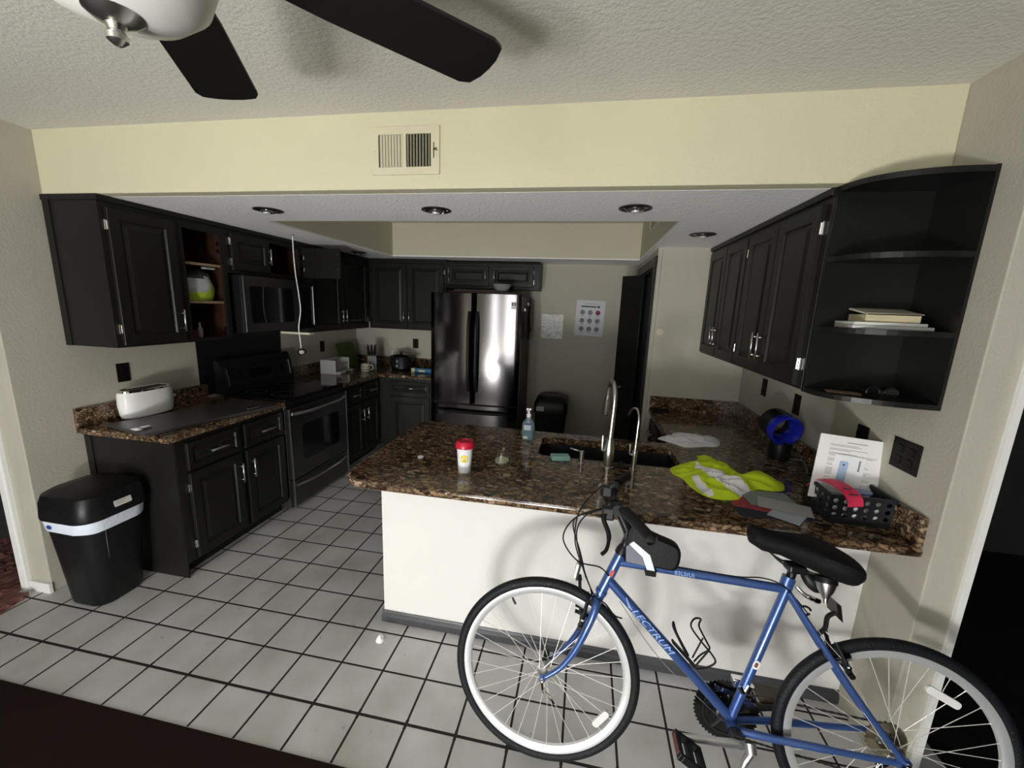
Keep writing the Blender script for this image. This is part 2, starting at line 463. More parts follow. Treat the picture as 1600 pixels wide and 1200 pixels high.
# neighbouring rooms seen through the doorways; wall colours darkened for their lack of light
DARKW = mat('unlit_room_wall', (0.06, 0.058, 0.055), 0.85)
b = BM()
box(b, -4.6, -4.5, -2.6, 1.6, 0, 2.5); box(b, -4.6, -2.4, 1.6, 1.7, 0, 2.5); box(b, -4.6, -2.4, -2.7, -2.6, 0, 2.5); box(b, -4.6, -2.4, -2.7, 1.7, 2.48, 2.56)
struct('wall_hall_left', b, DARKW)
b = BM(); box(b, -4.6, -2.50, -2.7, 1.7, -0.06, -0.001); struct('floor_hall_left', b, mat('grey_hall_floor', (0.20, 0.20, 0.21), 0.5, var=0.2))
b = BM()
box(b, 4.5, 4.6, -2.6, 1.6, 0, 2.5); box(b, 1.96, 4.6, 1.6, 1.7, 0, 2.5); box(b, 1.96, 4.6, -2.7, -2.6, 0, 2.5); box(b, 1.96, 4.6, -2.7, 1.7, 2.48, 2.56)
struct('wall_hall_right', b, mat('unlit_right_room_wall', (0.02, 0.02, 0.02), 0.85))
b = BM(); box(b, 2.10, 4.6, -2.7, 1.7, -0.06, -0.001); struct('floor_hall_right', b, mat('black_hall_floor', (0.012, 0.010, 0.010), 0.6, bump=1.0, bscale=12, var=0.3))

# ------------------------------------------------------------------ cabinets
def door_panel(bm, M, u0, u1, v0, v1, n0=0.0, t=0.019, st=0.055, mi=0):
    """slab with a raised centre panel; the front is a set of concentric rectangles"""
    W_, H_ = u1-u0, v1-v0
    rings = []
    for ins, z in ((0, n0), (0, n0+t-0.003), (0.003, n0+t), (st, n0+t), (st+0.006, n0+t-0.009), (st+0.016, n0+t-0.009), (st+0.036, n0+t-0.001)):
        if ins*2 > min(W_, H_)-0.01: break
        a, b2, c, d = u0+ins, u1-ins, v0+ins, v1-ins
        rings.append([M @ Vector(p) for p in ((a, c, z), (b2, c, z), (b2, d, z), (a, d, z))])
    quad_faces(bm, rings, True, True, True, mi, False)
def bar_handle(M, u, v, L_=0.135, vertical=True, parent=None, n0=0.019, m=None):
    bm = BM(); h = L_/2
    if vertical:
        cyl(bm, M @ Vector((u, v-h, n0+0.032)), M @ Vector((u, v+h, n0+0.032)), 0.006, seg=10)
        for s in (-1, 1): cyl(bm, M @ Vector((u, v+s*h*0.68, n0)), M @ Vector((u, v+s*h*0.68, n0+0.034)), 0.0045, seg=8)
    else:
        cyl(bm, M @ Vector((u-h, v, n0+0.032)), M @ Vector((u+h, v, n0+0.032)), 0.006, seg=10)
        for s in (-1, 1): cyl(bm, M @ Vector((u+s*h*0.68, v, n0)), M @ Vector((u+s*h*0.68, v, n0+0.034)), 0.0045, seg=8)
    return obj('handle', bm, m or CHROME, parent)
def hinge(M, u, v, parent, s=1, n0=0.0):
    bm = BM()
    box(bm, u-0.006, u+0.006, v-0.026, v+0.026, n0, n0+0.010, M, bev=0.002)
    cyl(bm, M @ Vector((u+s*0.007, v-0.022, n0+0.010)), M @ Vector((u+s*0.007, v+0.022, n0+0.010)), 0.005, seg=8)
    return obj('hinge', bm, SHINY, parent)
def add_door(root, M, u0, u1, v0, v1, hs, handle, hinges=True, hlen=0.135, st=0.055):
    """hs: which side the hinges are on (-1 = low u, +1 = high u); handle: 'low'/'high' end"""
    bm = BM(); door_panel(bm, M, u0, u1, v0, v1, st=st); d = obj('door', bm, CAB, root)
    hu = (u1-0.028) if hs < 0 else (u0+0.028)
    if handle: 
        off = min(0.13, (v1-v0)/2)
        bar_handle(M, hu, v0+off if handle == 'low' else v1-off, hlen, True, d)
    if hinges:
        e = u0-0.006 if hs < 0 else u1+0.006
        dv = 0.09 if v1-v0 > 0.4 else 0.055
        for v in (v0+dv, v1-dv): hinge(M, e, v, d, -hs)
    return d
def add_drawer(root, M, u0, u1, v0, v1):
    bm = BM(); door_panel(bm, M, u0, u1, v0, v1, st=0.030); d = obj('drawer', bm, CAB, root)
    bar_handle(M, (u0+u1)/2, (v0+v1)/2, 0.12, False, d)
    return d
def cab_body(root, M, u0, u1, v0, v1, depth, toe=0.0, crown=False):
    bm = BM()
    box(bm, u0, u1, v0+toe, v1, -depth, 0, M, bev=0.0015)
    if toe: box(bm, u0+0.002, u1-0.002, v0, v0+toe, -depth, -0.07, M)
    if crown: box(bm, u0-0.004, u1+0.004, v1-0.028, v1, -depth, 0.014, M, bev=0.004)
    return obj('body', bm, CAB, root)

FL = -1.626           # fronts of left base cabinets
FU = -1.89            # fronts of left wall cabinets
# --- left wall cabinet with one closed door
M = ML(FU)
r = thing('wall_cabinet', 'tall charcoal wall cabinet with one closed door, nearest on the left wall', 'cabinet', (-2.06, 0.19, CB))
b = BM(); box(b, -2.2395, FU, -0.018, 0.405, CB, HB-0.001, bev=0.002)
box(b, -2.232, -2.190, -0.024, -0.016, CB, HB-0.03)                       # scribe strip on the end panel
box(b, -2.2395, FU+0.014, -0.026, 0.405, HB-0.03, HB-0.001, bev=0.003)
obj('body', b, CAB, r)
add_door(r, M, 0.012, 0.372, CB+0.012, HB-0.055, -1, 'low')
# --- open cabinet next to it (its door has been taken off)
r = thing('wall_cabinet', 'open doorless wall cabinet with brown inside and a green bag on its shelf', 'cabinet', (-2.06, 0.57, CB))
b = BM()
for a in ((-2.2395, FU-0.018, 0.406, 0.422, CB, HB-0.002), (-2.2395, FU-0.018, 0.724, 0.740, CB, HB-0.002), (-2.2395, -2.225, 0.422, 0.724, CB, HB-0.002),
          (-2.225, FU-0.018, 0.422, 0.724, CB, CB+0.016), (-2.225, FU-0.018, 0.422, 0.724, HB-0.05, HB-0.002)): box(b, *a)
obj('carcass', b, CABIN, r)
b = BM()
for a in ((FU-0.018, FU, 0.406, 0.432, CB, HB-0.002), (FU-0.018, FU, 0.706, 0.740, CB, HB-0.002), (FU-0.018, FU, 0.432, 0.706, CB, CB+0.022), (FU-0.018, FU, 0.432, 0.706, 2.085, HB-0.002)): box(b, *a)
box(b, -2.22, FU+0.014, 0.406, 0.740, HB-0.03, HB-0.001, bev=0.003)
obj('face_frame', b, CAB, r)
for z in (1.885, 1.640):
    b = BM(); box(b, -2.222, FU-0.025, 0.424, 0.722, z-0.016, z); box(b, FU-0.025, FU-0.021, 0.424, 0.722, z-0.016, z, mi=1); obj('shelf', b, [CABIN, CABWOOD], r)
for z in (2.03, 1.98, 1.45, 1.42):
    b = BM(); box(b, FU-0.05, FU-0.02, 0.719, 0.7245, z-0.012, z+0.012, bev=0.002); lathe(b, [(0.006, 0), (0.006, 0.012), (0.001, 0.013)], (FU-0.035, 0.7195, z), (0, -1, 0), 10, cap1=True)
    obj('hinge', b, SHINY, r)
# --- cabinet over the microwave, one door swung wide open
r = thing('wall_cabinet', 'short charcoal wall cabinet above the microwave with its right door wide open', 'cabinet', (-2.06, 1.15, 1.84))
b = BM()
for a in ((-2.2395, FU-0.018, 0.742, 0.758, 1.84, HB-0.002), (-2.2395, FU-0.018, 1.534, 1.55, 1.84, HB-0.002), (-2.2395, -2.225, 0.758, 1.534, 1.84, HB-0.002),
          (-2.225, FU-0.018, 0.758, 1.534, 1.84, 1.856), (-2.225, FU-0.018, 0.758, 1.534, HB-0.05, HB-0.002)): box(b, *a)
obj('carcass', b, CABIN, r)
b = BM()
for a in ((FU-0.018, FU, 0.742, 0.768, 1.84, HB-0.002), (FU-0.018, FU, 1.50, 1.55, 1.84, HB-0.002), (FU-0.018, FU, 0.768, 1.50, 1.84, 1.868), (FU-0.018, FU, 0.768, 1.50, 2.10, HB-0.002)): box(b, *a)
box(b, -2.22, FU+0.014, 0.742, 1.55, HB-0.03, HB-0.001, bev=0.003)
obj('face_frame', b, CAB, r)
add_door(r, ML(FU), 0.775, 1.135, 1.862, 2.112, -1, 'low', hlen=0.12)
# open door: stands out from the face at y ~ 1.52
Mo = axes_M((FU+0.012, 1.515, 0), (1, 0, 0), (0, 0, 1), (0, -1, 0))
Mo = Mo @ Matrix.Rotation(0.0, 4, 'Y')
b = BM(); door_panel(b, axes_M((FU+0.012, 1.515, 0), (1, 0, 0), (0, 0, 1), (0, 1, 0)), 0, 0.365, 1.862, 2.112, n0=0.0)
dd = obj('door', b, CAB, r)
for z in (1.93, 2.03):
    b = BM(); box(b, FU+0.002, FU+0.04, 1.500, 1.514, z-0.018, z+0.018, bev=0.002); obj('hinge', b, SHINY, dd)
for z in (1.94, 2.06):
    b = BM(); lathe(b, [(0.004, 0), (0.004, 0.002), (0.001, 0.003)], (FU+0.355, 1.515, z), (0, -1, 0), 8, cap1=True); obj('screw', b, SHINY, dd)
# --- wall cabinet between microwave and corner
r = thing('wall_cabinet', 'charcoal double-door wall cabinet on the left wall between microwave and back corner', 'cabinet', (-2.06, 2.1, CB))
cab_body(r, ML(FU), 1.552, 2.64, CB, HB-0.001, 0.345, crown=True)
add_door(r, ML(FU), 1.575, 2.080, CB+0.012, HB-0.05, -1, 'low', hinges=False)
add_door(r, ML(FU), 2.090, 2.600, CB+0.012, HB-0.05, 1, 'low', hinges=False)
# --- back wall cabinets
YU = 2.66
r = thing('wall_cabinet', 'charcoal double-door wall cabinet on the back wall left of the fridge', 'cabinet', (-1.42, 2.8, CB))
cab_body(r, MBK(YU), -1.885, -0.952, CB, HB-0.001, D-YU-0.001, crown=True)
add_door(r, MBK(YU), -1.845, -1.415, CB+0.012, HB-0.05, -1, 'low')
add_door(r, MBK(YU), -1.405, -0.975, CB+0.012, HB-0.05, 1, 'low')
r = thing('wall_cabinet', 'short charcoal double-door cabinet directly above the fridge', 'cabinet', (-0.43, 2.8, 1.865))
cab_body(r, MBK(YU), -0.950, 0.086, 1.862, HB-0.03, D-YU-0.014, crown=False)
b = BM()
poly = rrect(1.045, 0.05, 0.02)
box(b, -0.950, 0.090, YU-0.014, D-0.013, HB-0.04, HB-0.022, bev=0.008); obj('crown', b, CAB, r)
add_door(r, MBK(YU), -0.915, -0.465, 1.885, 2.100, -1, 'low', st=0.04, hlen=0.12)
add_door(r, MBK(YU), -0.425, 0.025, 1.885, 2.100, 1, 'low', st=0.04, hlen=0.12)
# --- right wall cabinets (two units of two doors)
MRR = MR(1.504)
def rcab(y0, y1, label, doors):
    r = thing('wall_cabinet', label, 'cabinet', (1.66, (y0+y1)/2, CB))
    cab_body(r, MRR, -y1, -y0, CB+0.01, HB-0.001, XR-1.504-0.0005, crown=True)
    for (a, c, hs) in doors: add_door(r, MRR, -c, -a, CB+0.022, HB-0.05, hs, 'low')
    return r
rcab(0.815, YW-0.001, 'far charcoal double-door wall cabinet on the right wall beside the short white wall', [(1.185, 1.55, -1), (0.825, 1.175, 1)])
r = rcab(0.035, 0.813, 'near charcoal double-door wall cabinet on the right wall beside the open corner shelf', [(0.445, 0.805, -1), (0.075, 0.435, 1)])

# --- open curved end shelf
r = thing('corner_shelf', 'black open end shelf with curved fronts at the end of the right wall cabinets', 'shelf', (1.70, -0.07, CB))
SH = mat('black_shelf_paint', (0.009, 0.009, 0.0085), 0.33, spec=0.4, bump=0.05, bscale=120)
b = BM(); box(b, 1.506, XR-0.001, 0.018, 0.034, CB+0.004, HB-0.001); obj('end_panel', b, SH, r)
b = BM(); box(b, XR-0.012, XR-0.001, -0.205, 0.018, CB+0.004, HB-0.001); obj('back_panel', b, SH, r)
def shelf_poly(ax=0.318, ay=0.222):
    pts = [(XR-0.012, 0.018), (1.508, 0.018)]
    pts = [(1.508, 0.017)]
    for k in range(0, 15):
        a = PI/2*k/14
        # superellipse quarter from the cabinet front edge round to the wall
        pts.append((XR-0.0125 - (XR-0.0125-1.508)*math.cos(a)**0.85 if k else 1.508, 0.0 - (0.205)*math.sin(a)**0.9))
    pts.append((XR-0.0125, 0.017))
    return pts
for z, nm in ((CB+0.004, 'shelf'), (1.628, 'shelf'), (1.888, 'shelf'), (HB-0.022, 'shelf')):
    b = BM(); prism(b, shelf_poly(), z, z+0.019); obj(nm, b, SH, r)

# --- base cabinets
TB = CTB-0.001
M = ML(FL)
r = thing('base_cabinet', 'near left charcoal base cabinet with two drawers and two doors beside the trash can', 'cabinet', (-1.93, 0.4, 0))
b = BM()
box(b, -2.2395, FL, 0.0, 0.845, 0.09, TB, bev=0.002); box(b, -2.2395, FL-0.07, 0.0, 0.845, 0, 0.09); box(b, -2.2395, FL-0.001, -0.006, 0.002, 0.0, TB); box(b, -2.2395, -2.195, -0.012, 0.0, 0, TB)
obj('body', b, CAB, r)
add_drawer(r, M, 0.060, 0.428, 0.665, 0.830); add_drawer(r, M, 0.470, 0.825, 0.665, 0.830)
add_door(r, M, 0.060, 0.428, 0.105, 0.645, -1, 'high'); add_door(r, M, 0.470, 0.825, 0.105, 0.645, 1, 'high', hinges=False)
r = thing('base_cabinet', 'dark base cabinet between the range and the back corner', 'cabinet', (-1.93, 2.0, 0))
cab_body(r, M, 1.640, 2.330, 0, TB, 0.613, toe=0.09)
add_drawer(r, M, 1.665, 1.970, 0.675, 0.830); add_drawer(r, M, 2.000, 2.305, 0.675, 0.830)
add_door(r, M, 1.665, 1.970, 0.105, 0.650, -1, 'high'); add_door(r, M, 2.000, 2.305, 0.105, 0.650, 1, 'high', hinges=False)
YB = 2.345
r = thing('base_cabinet', 'charcoal base cabinet with one drawer and one door left of the fridge', 'cabinet', (-1.3, 2.65, 0))
cab_body(r, MBK(YB), -1.620, -1.000, 0, TB, D-YB-0.001, toe=0.09)
b = BM(); door_panel(b, MBK(YB), -1.480, -1.02, 0.690, 0.825, st=0.02); dr = obj('drawer', b, CAB, r); bar_handle(MBK(YB), -1.24, 0.757, 0.12, False, dr)
add_door(r, MBK(YB), -1.480, -1.02, 0.105, 0.655, -1, None)
r = thing('base_cabinet', 'dark base cabinet under the counter on the right wall', 'cabinet', (1.5, 1.1, 0))
cab_body(r, MR(1.195), -1.598, -0.68, 0, TB, XR-1.195-0.001, toe=0.09)
add_drawer(r, MR(1.195), -1.56, -1.16, 0.69, 0.83); add_door(r, MR(1.195), -1.56, -1.16, 0.105, 0.67, -1, 'high', hinges=False)
b = BM(); box(b, -0.335, XR-0.001, 0.060, 0.679, 0.09, 0.60); box(b, -0.335, 0.30, 0.060, 0.655, 0.60, TB); box(b, 1.21, XR-0.001, 0.060, 0.655, 0.60, TB)
box(b, -0.335, XR-0.002, 0.060, 0.600, 0.0, 0.09)
r = thing('peninsula_cabinet', 'sink base cabinet behind the peninsula wall, mostly hidden', 'cabinet', (0.7, 0.35, 0)); obj('body', b, CAB, r)

# ------------------------------------------------------------------ counters
def granite_slab(bm, poly): slab_round(bm, poly, CTB, CT, 0.012)
# near left counter
r = thing('countertop', 'brown granite countertop with backsplash on the near left base cabinet', 'countertop', (-1.92, 0.4, CTB))
b = BM(); granite_slab(b, [(-2.239, -0.045), (-1.60, -0.045), (-1.60, 0.852), (-2.239, 0.852)]); obj('slab', b, GRANITE, r)
b = BM(); box(b, -2.239, -2.219, -0.045, 0.800, CT, 1.010, bev=0.002); obj('backsplash', b, GRANITE, r)
# far left + back counter, L shaped
r = thing('countertop', 'dark granite corner countertop running from the range to the fridge', 'countertop', (-1.7, 2.5, CTB))
b = BM(); granite_slab(b, [(-2.239, 1.632), (-1.60, 1.632), (-1.60, 2.29), (-1.575, 2.315), (-1.00, 2.315), (-1.00, 2.949), (-2.239, 2.949)]); obj('slab', b, GRANITE, r)
b = BM(); box(b, -2.239, -2.219, 1.640, 2.949, CT, 1.010, bev=0.002); box(b, -2.2185, -1.00, 2.929, 2.949, CT, 1.010, bev=0.002); obj('backsplash', b, GRANITE, r)
# peninsula with sink cut-out + right return, one piece
SX0, SX1, SY0, SY1 = 0.405, 1.150, 0.270, 0.600
r = thing('countertop', 'large brown granite peninsula countertop with rounded corner and black sink', 'countertop', (0.7, 0.2, CTB))
b = BM()
XRw = XR-0.001
rc = 0.13
outer = []
for k in range(7):
    a = PI+PI/2*k/6; outer.append((-0.435+rc+rc*math.cos(a), -0.275+rc+rc*math.sin(a)))
outer += [(XRw, -0.275), (XRw, YW-0.001), (1.165, YW-0.001), (1.165, 0.735), (1.13, 0.70), ]
for k in range(5):
    a = PI/2+PI/2*k/4; outer.append((-0.445+0.09+0.09*math.cos(a), 0.72+0.0+0.0*k - 0.09+0.09*math.sin(a)))
# slab as top + bottom face with hole
hole = [(SX0+0.03, SY0), (SX1-0.03, SY0), (SX1, SY0+0.03), (SX1, SY1-0.03), (SX1-0.03, SY1), (SX0+0.03, SY1), (SX0, SY1-0.03), (SX0, SY0+0.03)]
def slab_with_hole(bm, outer, hole, z0, z1, e=0.012):
    n = len(outer)
    def inset(d):
        out = []
        for i in range(n):
            p0 = Vector(outer[i-1]); p = Vector(outer[i]); p2 = Vector(outer[(i+1) % n])
            a = (p-p0).normalized(); b2 = (p2-p).normalized()
            nn = Vector((-a.y, a.x))+Vector((-b2.y, b2.x)); nn = nn/max(0.3, nn.dot(nn)/2)
            out.append(p+nn*d)
        return out
    loops = []
    for d, z in ((e, z0), (e*0.3, z0+e*0.3), (0, z0+e), (0, z1-e), (e*0.3, z1-e*0.3), (e, z1)):
        loops.append([bm.verts.new((p.x, p.y, z)) for p in inset(d)])
    for A_, B_ in zip(loops, loops[1:]):
        for i in range(n):
            f = bm.faces.new((A_[i], A_[(i+1) % n], B_[(i+1) % n], B_[i])); f.smooth = True
    ht = [bm.verts.new((x, y, z1)) for x, y in hole]; hb = [bm.verts.new((x, y, z0)) for x, y in hole]
    m_ = len(hole)
    for i in range(m_): bm.faces.new((ht[i], ht[(i+1) % m_], hb[(i+1) % m_], hb[i]))
    for ring, h in ((loops[-1], ht), (loops[0], hb)):
        es = []
        for L_ in (ring, h):
            for i in range(len(L_)):
                e_ = bm.edges.get((L_[i], L_[(i+1) % len(L_)])) or bm.edges.new((L_[i], L_[(i+1) % len(L_)]))
                es.append(e_)
        bmesh.ops.triangle_fill(bm, use_beauty=True, use_dissolve=False, edges=es)
slab_with_hole(b, outer, hole, CTB, CT)
obj('slab', b, GRANITE, r)
b = BM(); box(b, XR-0.021, XR-0.001, -0.270, YW-0.022, CT, 1.010, bev=0.002); box(b, 1.170, XR-0.001, YW-0.0215, YW-0.001, CT, 1.010, bev=0.002)
obj('backsplash', b, GRANITE, r)
# sink
r = thing('kitchen_sink', 'black undermount sink with low divider in the peninsula counter', 'sink', ((SX0+SX1)/2, (SY0+SY1)/2, CTB-0.22))
b = BM()
def basin(bm, x0, x1, y0, y1, zt, zb):
    rings = [[Vector((x, y, z)) for x, y in [(p[0]+(x0+x1)/2, p[1]+(y0+y1)/2) for p in rrect(x1-x0-2*i, y1-y0-2*i, 0.035)]] for i, z in ((-0.018, zt), (0, zt), (0.002, zt-0.02), (0.010, zb+0.02), (0.03, zb))]
    quad_faces(bm, rings, True, False, True)
    rings = [[Vector((x, y, z)) for x, y in [(p[0]+(x0+x1)/2, p[1]+(y0+y1)/2) for p in rrect(x1-x0+0.036, y1-y0+0.036, 0.035)]] for z in (zt, zb-0.01)]
    quad_faces(bm, rings, True, False, True)
basin(b, SX0-0.004, SX1+0.004, SY0-0.004, SY1+0.004, CTB-0.001, CTB-0.21)
obj('basin', b, SINKM, r)
b = BM(); box(b, 0.765, 0.79, SY0+0.01, SY1-0.01, CTB-0.20, CTB-0.09, bev=0.008); obj('divider', b, SINKM, r)
for x in (0.58, 0.97):
    b = BM(); lathe(b, [(0.045, 0), (0.043, 0.004), (0.03, 0.003), (0.028, 0.001)], (x, 0.43, CTB-0.209), seg=20, cap1=True); obj('drain', b, SHINY, r)

# ------------------------------------------------------------------ range
r = thing('range', 'black stainless electric range with oven window and curved handles', 'oven', (-1.9, 1.23, 0))
SY_0, SY_1 = 0.857, 1.627
b = BM(); box(b, -2.20, -1.615, SY_0, SY_1, 0.02, 0.895, bev=0.003); obj('body', b, FRSIDE, r)
b = BM(); box(b, -2.15, -1.600, SY_0-0.003, SY_1+0.002, 0.896, 0.915, bev=0.005); ck = obj('cooktop', b, BLACKG, r)
for (x, y, rr) in ((-1.76, 1.05, 0.10), (-1.76, 1.44, 0.075), (-2.02, 1.05, 0.075), (-2.02, 1.44, 0.10)):
    b = BM(); rings = []
    lathe(b, [(rr, 0), (rr, 0.0006), (rr-0.003, 0.0006), (rr-0.003, 0)], (x, y, 0.9152), seg=32)
    obj('burner_ring', b, mat('grey_burner_print', (0.10, 0.10, 0.10), 0.3), ck)
# backguard with rounded top, leaning
b = BM()
rings = []
for y in (SY_0, SY_1):
    rings.append([Vector((x, y, z)) for x, z in ((-2.215, 0.915), (-2.215, 1.17), (-2.20, 1.185), (-2.175, 1.18), (-2.150, 1.12), (-2.125, 0.97), (-2.125, 0.915))])
quad_faces(b, rings, True, True, True, 0, False); bg_ = obj('backguard', b, BLACKP, r)
Mb = axes_M((-2.136, 0, 1.045), (0, 1, 0), Vector((-0.16, 0, 0.985)).normalized(), Vector((0.985, 0, 0.16)).normalized())
for y in (0.905, 1.585):
    b = BM(); box(b, y-0.004, y+0.004, -0.065, 0.07, 0.0, 0.006, Mb); obj('chrome_strip', b, SHINY, bg_)
for y in (0.985, 1.06, 1.44, 1.51):
    b = BM(); lathe(b, [(0.02, 0), (0.019, 0.018), (0.016, 0.02)], Mb @ Vector((y, 0.005, 0.0)), Mb.to_3x3() @ Vector((0, 0, 1)), 16, cap1=True); obj('knob', b, BLACKP, bg_)
b = BM(); box(b, 1.13, 1.36, -0.03, 0.035, 0.0, 0.003, Mb); obj('display', b, BLACKG, bg_)
M = ML(-1.614)
b = BM(); box(b, SY_0, SY_1, 0.845, 0.893, 0, 0.012, M, bev=0.004); 
for k in range(4): box(b, SY_0+0.12+k*0.15, SY_0+0.22+k*0.15, 0.868, 0.875, 0.0115, 0.014, M)
obj('vent_strip', b, BLACKP, r)
# oven door
b = BM(); box(b, SY_0+0.006, SY_1-0.006, 0.262, 0.840, 0, 0.038, M, bev=0.006); od = obj('oven_door', b, BSS, r)
pl = [(p[0]+(SY_0+SY_1)/2, p[1]+0.535) for p in rrect(0.50, 0.30, 0.045)]
b = BM(); prism(b, pl, 0.0375, 0.0395, M); obj('oven_window', b, BLACKG, od)
def bow_handle(y0, y1, z, amp, name, parent, rad=0.012):
    bm = BM(); pts = []
    for k in range(17):
        t_ = k/16; s = math.sin(PI*t_)
        pts.append(M @ Vector((y0+(y1-y0)*t_, z-0.028*s*0+0.0, 0.040+amp*min(1, s*1.6))))
    tube(bm, pts, rad, 10)
    return obj(name, bm, CHROME, parent)
bow_handle(SY_0+0.04, SY_1-0.04, 0.795, 0.045, 'oven_handle', od)
for y in (SY_0+0.006, SY_1-0.006):
    b = BM(); box(b, y-0.004, y+0.004, 0.03, 0.84, 0.030, 0.0405, M); obj('edge_trim', b, CHROME, r)
b = BM(); box(b, SY_0+0.006, SY_1-0.006, 0.035, 0.252, 0, 0.034, M, bev=0.006); dr = obj('storage_drawer', b, BSS, r)
bow_handle(SY_0+0.05, SY_1-0.05, 0.205, 0.028, 'drawer_handle', dr, 0.009)
# black splash panel behind the range
b = BM(); box(b, XL+0.0005, XL+0.005, 0.752, 1.615, 0.916, 1.425); tag(obj('splash_panel', b, BLACKP), 'black splash panel on the wall between range and microwave', 'panel')

# ------------------------------------------------------------------ microwave
r = thing('microwave', 'over-the-range microwave with stainless front and black window', 'microwave', (-2.03, 1.2, 1.42))
MY0, MY1 = 0.790, 1.550
b = BM(); box(b, XL+0.001, -1.842, MY0, MY1, 1.415, 1.832, bev=0.003); obj('body', b, BLACKP, r)
M = ML(-1.841)
b = BM(); box(b, MY0+0.002, MY1-0.20, 1.420, 1.828, 0, 0.022, M, bev=0.004); md = obj('microwave_door', b, BSS, r)
b = BM(); prism(b, [(p[0]+(MY0+MY1)/2-0.10, p[1]+1.622) for p in rrect(0.45, 0.27, 0.02)], 0.0218, 0.0235, M); obj('window', b, BLACKG, md)
b = BM(); box(b, MY1-0.195, MY1-0.002, 1.420, 1.828, 0, 0.022, M, bev=0.003); obj('control_panel', b, BLACKG, r)
b = BM(); cyl(b, M @ Vector((MY1-0.006, 1.455, 0.03)), M @ Vector((MY1-0.006, 1.79, 0.03)), 0.004); 
for z in (1.47, 1.775): cyl(b, M @ Vector((MY1-0.006, z, 0.015)), M @ Vector((MY1-0.006, z, 0.032)), 0.005)
obj('handle', b, CHROME, r)
b = BM(); box(b, -2.20, -1.90, 1.585, 1.655, 1.352, 1.374, bev=0.004); o = obj('under_cabinet_light', b, mat('cream_light_diffuser', (0.80, 0.78, 0.60), 0.4)); tag(o, 'cream under-cabinet light strip right of the microwave', 'light')

# ------------------------------------------------------------------ refrigerator
FX0, FX1, FY, FT = -0.965, -0.022, 2.225, 1.795
r = thing('refrigerator', 'black stainless french door refrigerator with curved black handles', 'refrigerator', (-0.49, 2.55, 0))
b = BM(); box(b, FX0+0.004, FX1-0.004, FY+0.055, 2.92, 0.03, FT-0.015, bev=0.004); box(b, FX0+0.03, FX1-0.03, FY+0.10, 2.85, 0, 0.03); obj('body', b, FRSIDE, r)
def curved_front(bm, x0, x1, z0, z1, y, dep, bulge, edge=0.014):
    rings = []
    n = 18
    cxx = (FX0+FX1)/2; hw = (FX1-FX0)/2
    prof = []
    for k in range(n+1):
        x = x0+(x1-x0)*k/n
        e = min(x-x0, x1-x); rr = max(0.0, 1-e/edge)
        yy = y - bulge*(1-((x-cxx)/hw)**2) + edge*(1-math.sqrt(max(0, 1-rr*rr)))
        prof.append((x, yy))
    # extra rounding samples
    prof = [(x0, y+edge)] + prof[1:-1] + [(x1, y+edge)]
    poly = prof + [(x1, y+dep), (x0, y+dep)]
    rr = []
    for z in (z0, z1): rr.append([Vector((px, py, z)) for px, py in poly])
    vs = quad_faces(bm, rr, True, True, True, 0, True)
for nm, x0, x1 in (('door', FX0, -0.500), ('door', -0.494, FX1)):
    b = BM(); curved_front(b, x0, x1, 0.668, FT, FY, 0.052, 0.030); fd = obj(nm, b, FRS, r)
    hx = -0.535 if x1 < -0.49 else -0.458
    b = BM(); pts = []
    for k in range(15):
        t_ = k/14; s = math.sin(PI*t_)
        pts.append((hx, FY-0.032-0.012-0.040*min(1, s*1.8)-0.008*s, 0.80+0.82*t_))
    rings = []
    for i, p in enumerate(pts):
        rings.append([Vector(p)+Vector((dx, dy, 0)) for dx, dy in ((-0.017, 0.012), (0.017, 0.012), (0.017, -0.004), (0.008, -0.012), (-0.008, -0.012), (-0.017, -0.004))])
    quad_faces(b, rings, True, True, True, 0, True); obj('door_handle', b, BLACKP, fd)
b = BM(); curved_front(b, FX0, FX1, 0.07, 0.650, FY, 0.052, 0.030); fd = obj('freezer_drawer', b, FRS, r)
b = BM(); pts = []
for k in range(15):
    t_ = k/14; s = math.sin(PI*t_)
    pts.append((FX0+0.09+0.76*t_, FY-0.028*(1-((FX0+0.09+0.76*t_+0.4935)/0.4715)**2)-0.008-0.045*min(1, s*2.2), 0.585))
tube(b, pts, [0.014]*15, 8); obj('drawer_handle', b, BLACKP, fd)
b = BM(); box(b, FX0+0.01, FX1-0.01, FY+0.06, FY+0.12, FT-0.014, FT+0.004, bev=0.003); obj('hinge_cover', b, BLACKP, r)
b = BM(); box(b, -0.122, -0.072, FY-0.021, FY-0.013, 1.655, 1.725); o = obj('sticker', b, PAPER, r); o['label'] = 'white energy sticker'
b = BM(); box(b, -0.116, -0.078, FY-0.0218, FY-0.0208, 1.690, 1.718); obj('sticker_print', b, INK, o)
b = BM(); box(b, -0.104, -0.090, FY-0.0224, FY-0.0216, 1.695, 1.713); obj('sticker_gap', b, PAPER, o)
# on top of the fridge
b = BM(); box(b, -0.80, -0.10, 2.31, 2.60, FT+0.006, FT+0.026, bev=0.006); tag(obj('serving_tray', b, mat('dark_red_brown_wood', (0.07, 0.022, 0.018), 0.4)), 'dark reddish brown tray lying on top of the fridge', 'tray')
b = BM(); lathe(b, [(0.045, 0), (0.075, 0.03), (0.098, 0.075), (0.102, 0.077), (0.098, 0.080), (0.072, 0.034), (0.04, 0.006)], (-0.27, 2.44, FT+0.028), seg=32, cap0=True, cap1=True)
tag(obj('bowl', b, mat('clear_grey_glass', (0.55, 0.56, 0.56), 0.1, trans=0.6)), 'clear glass bowl on the tray on top of the fridge', 'bowl')
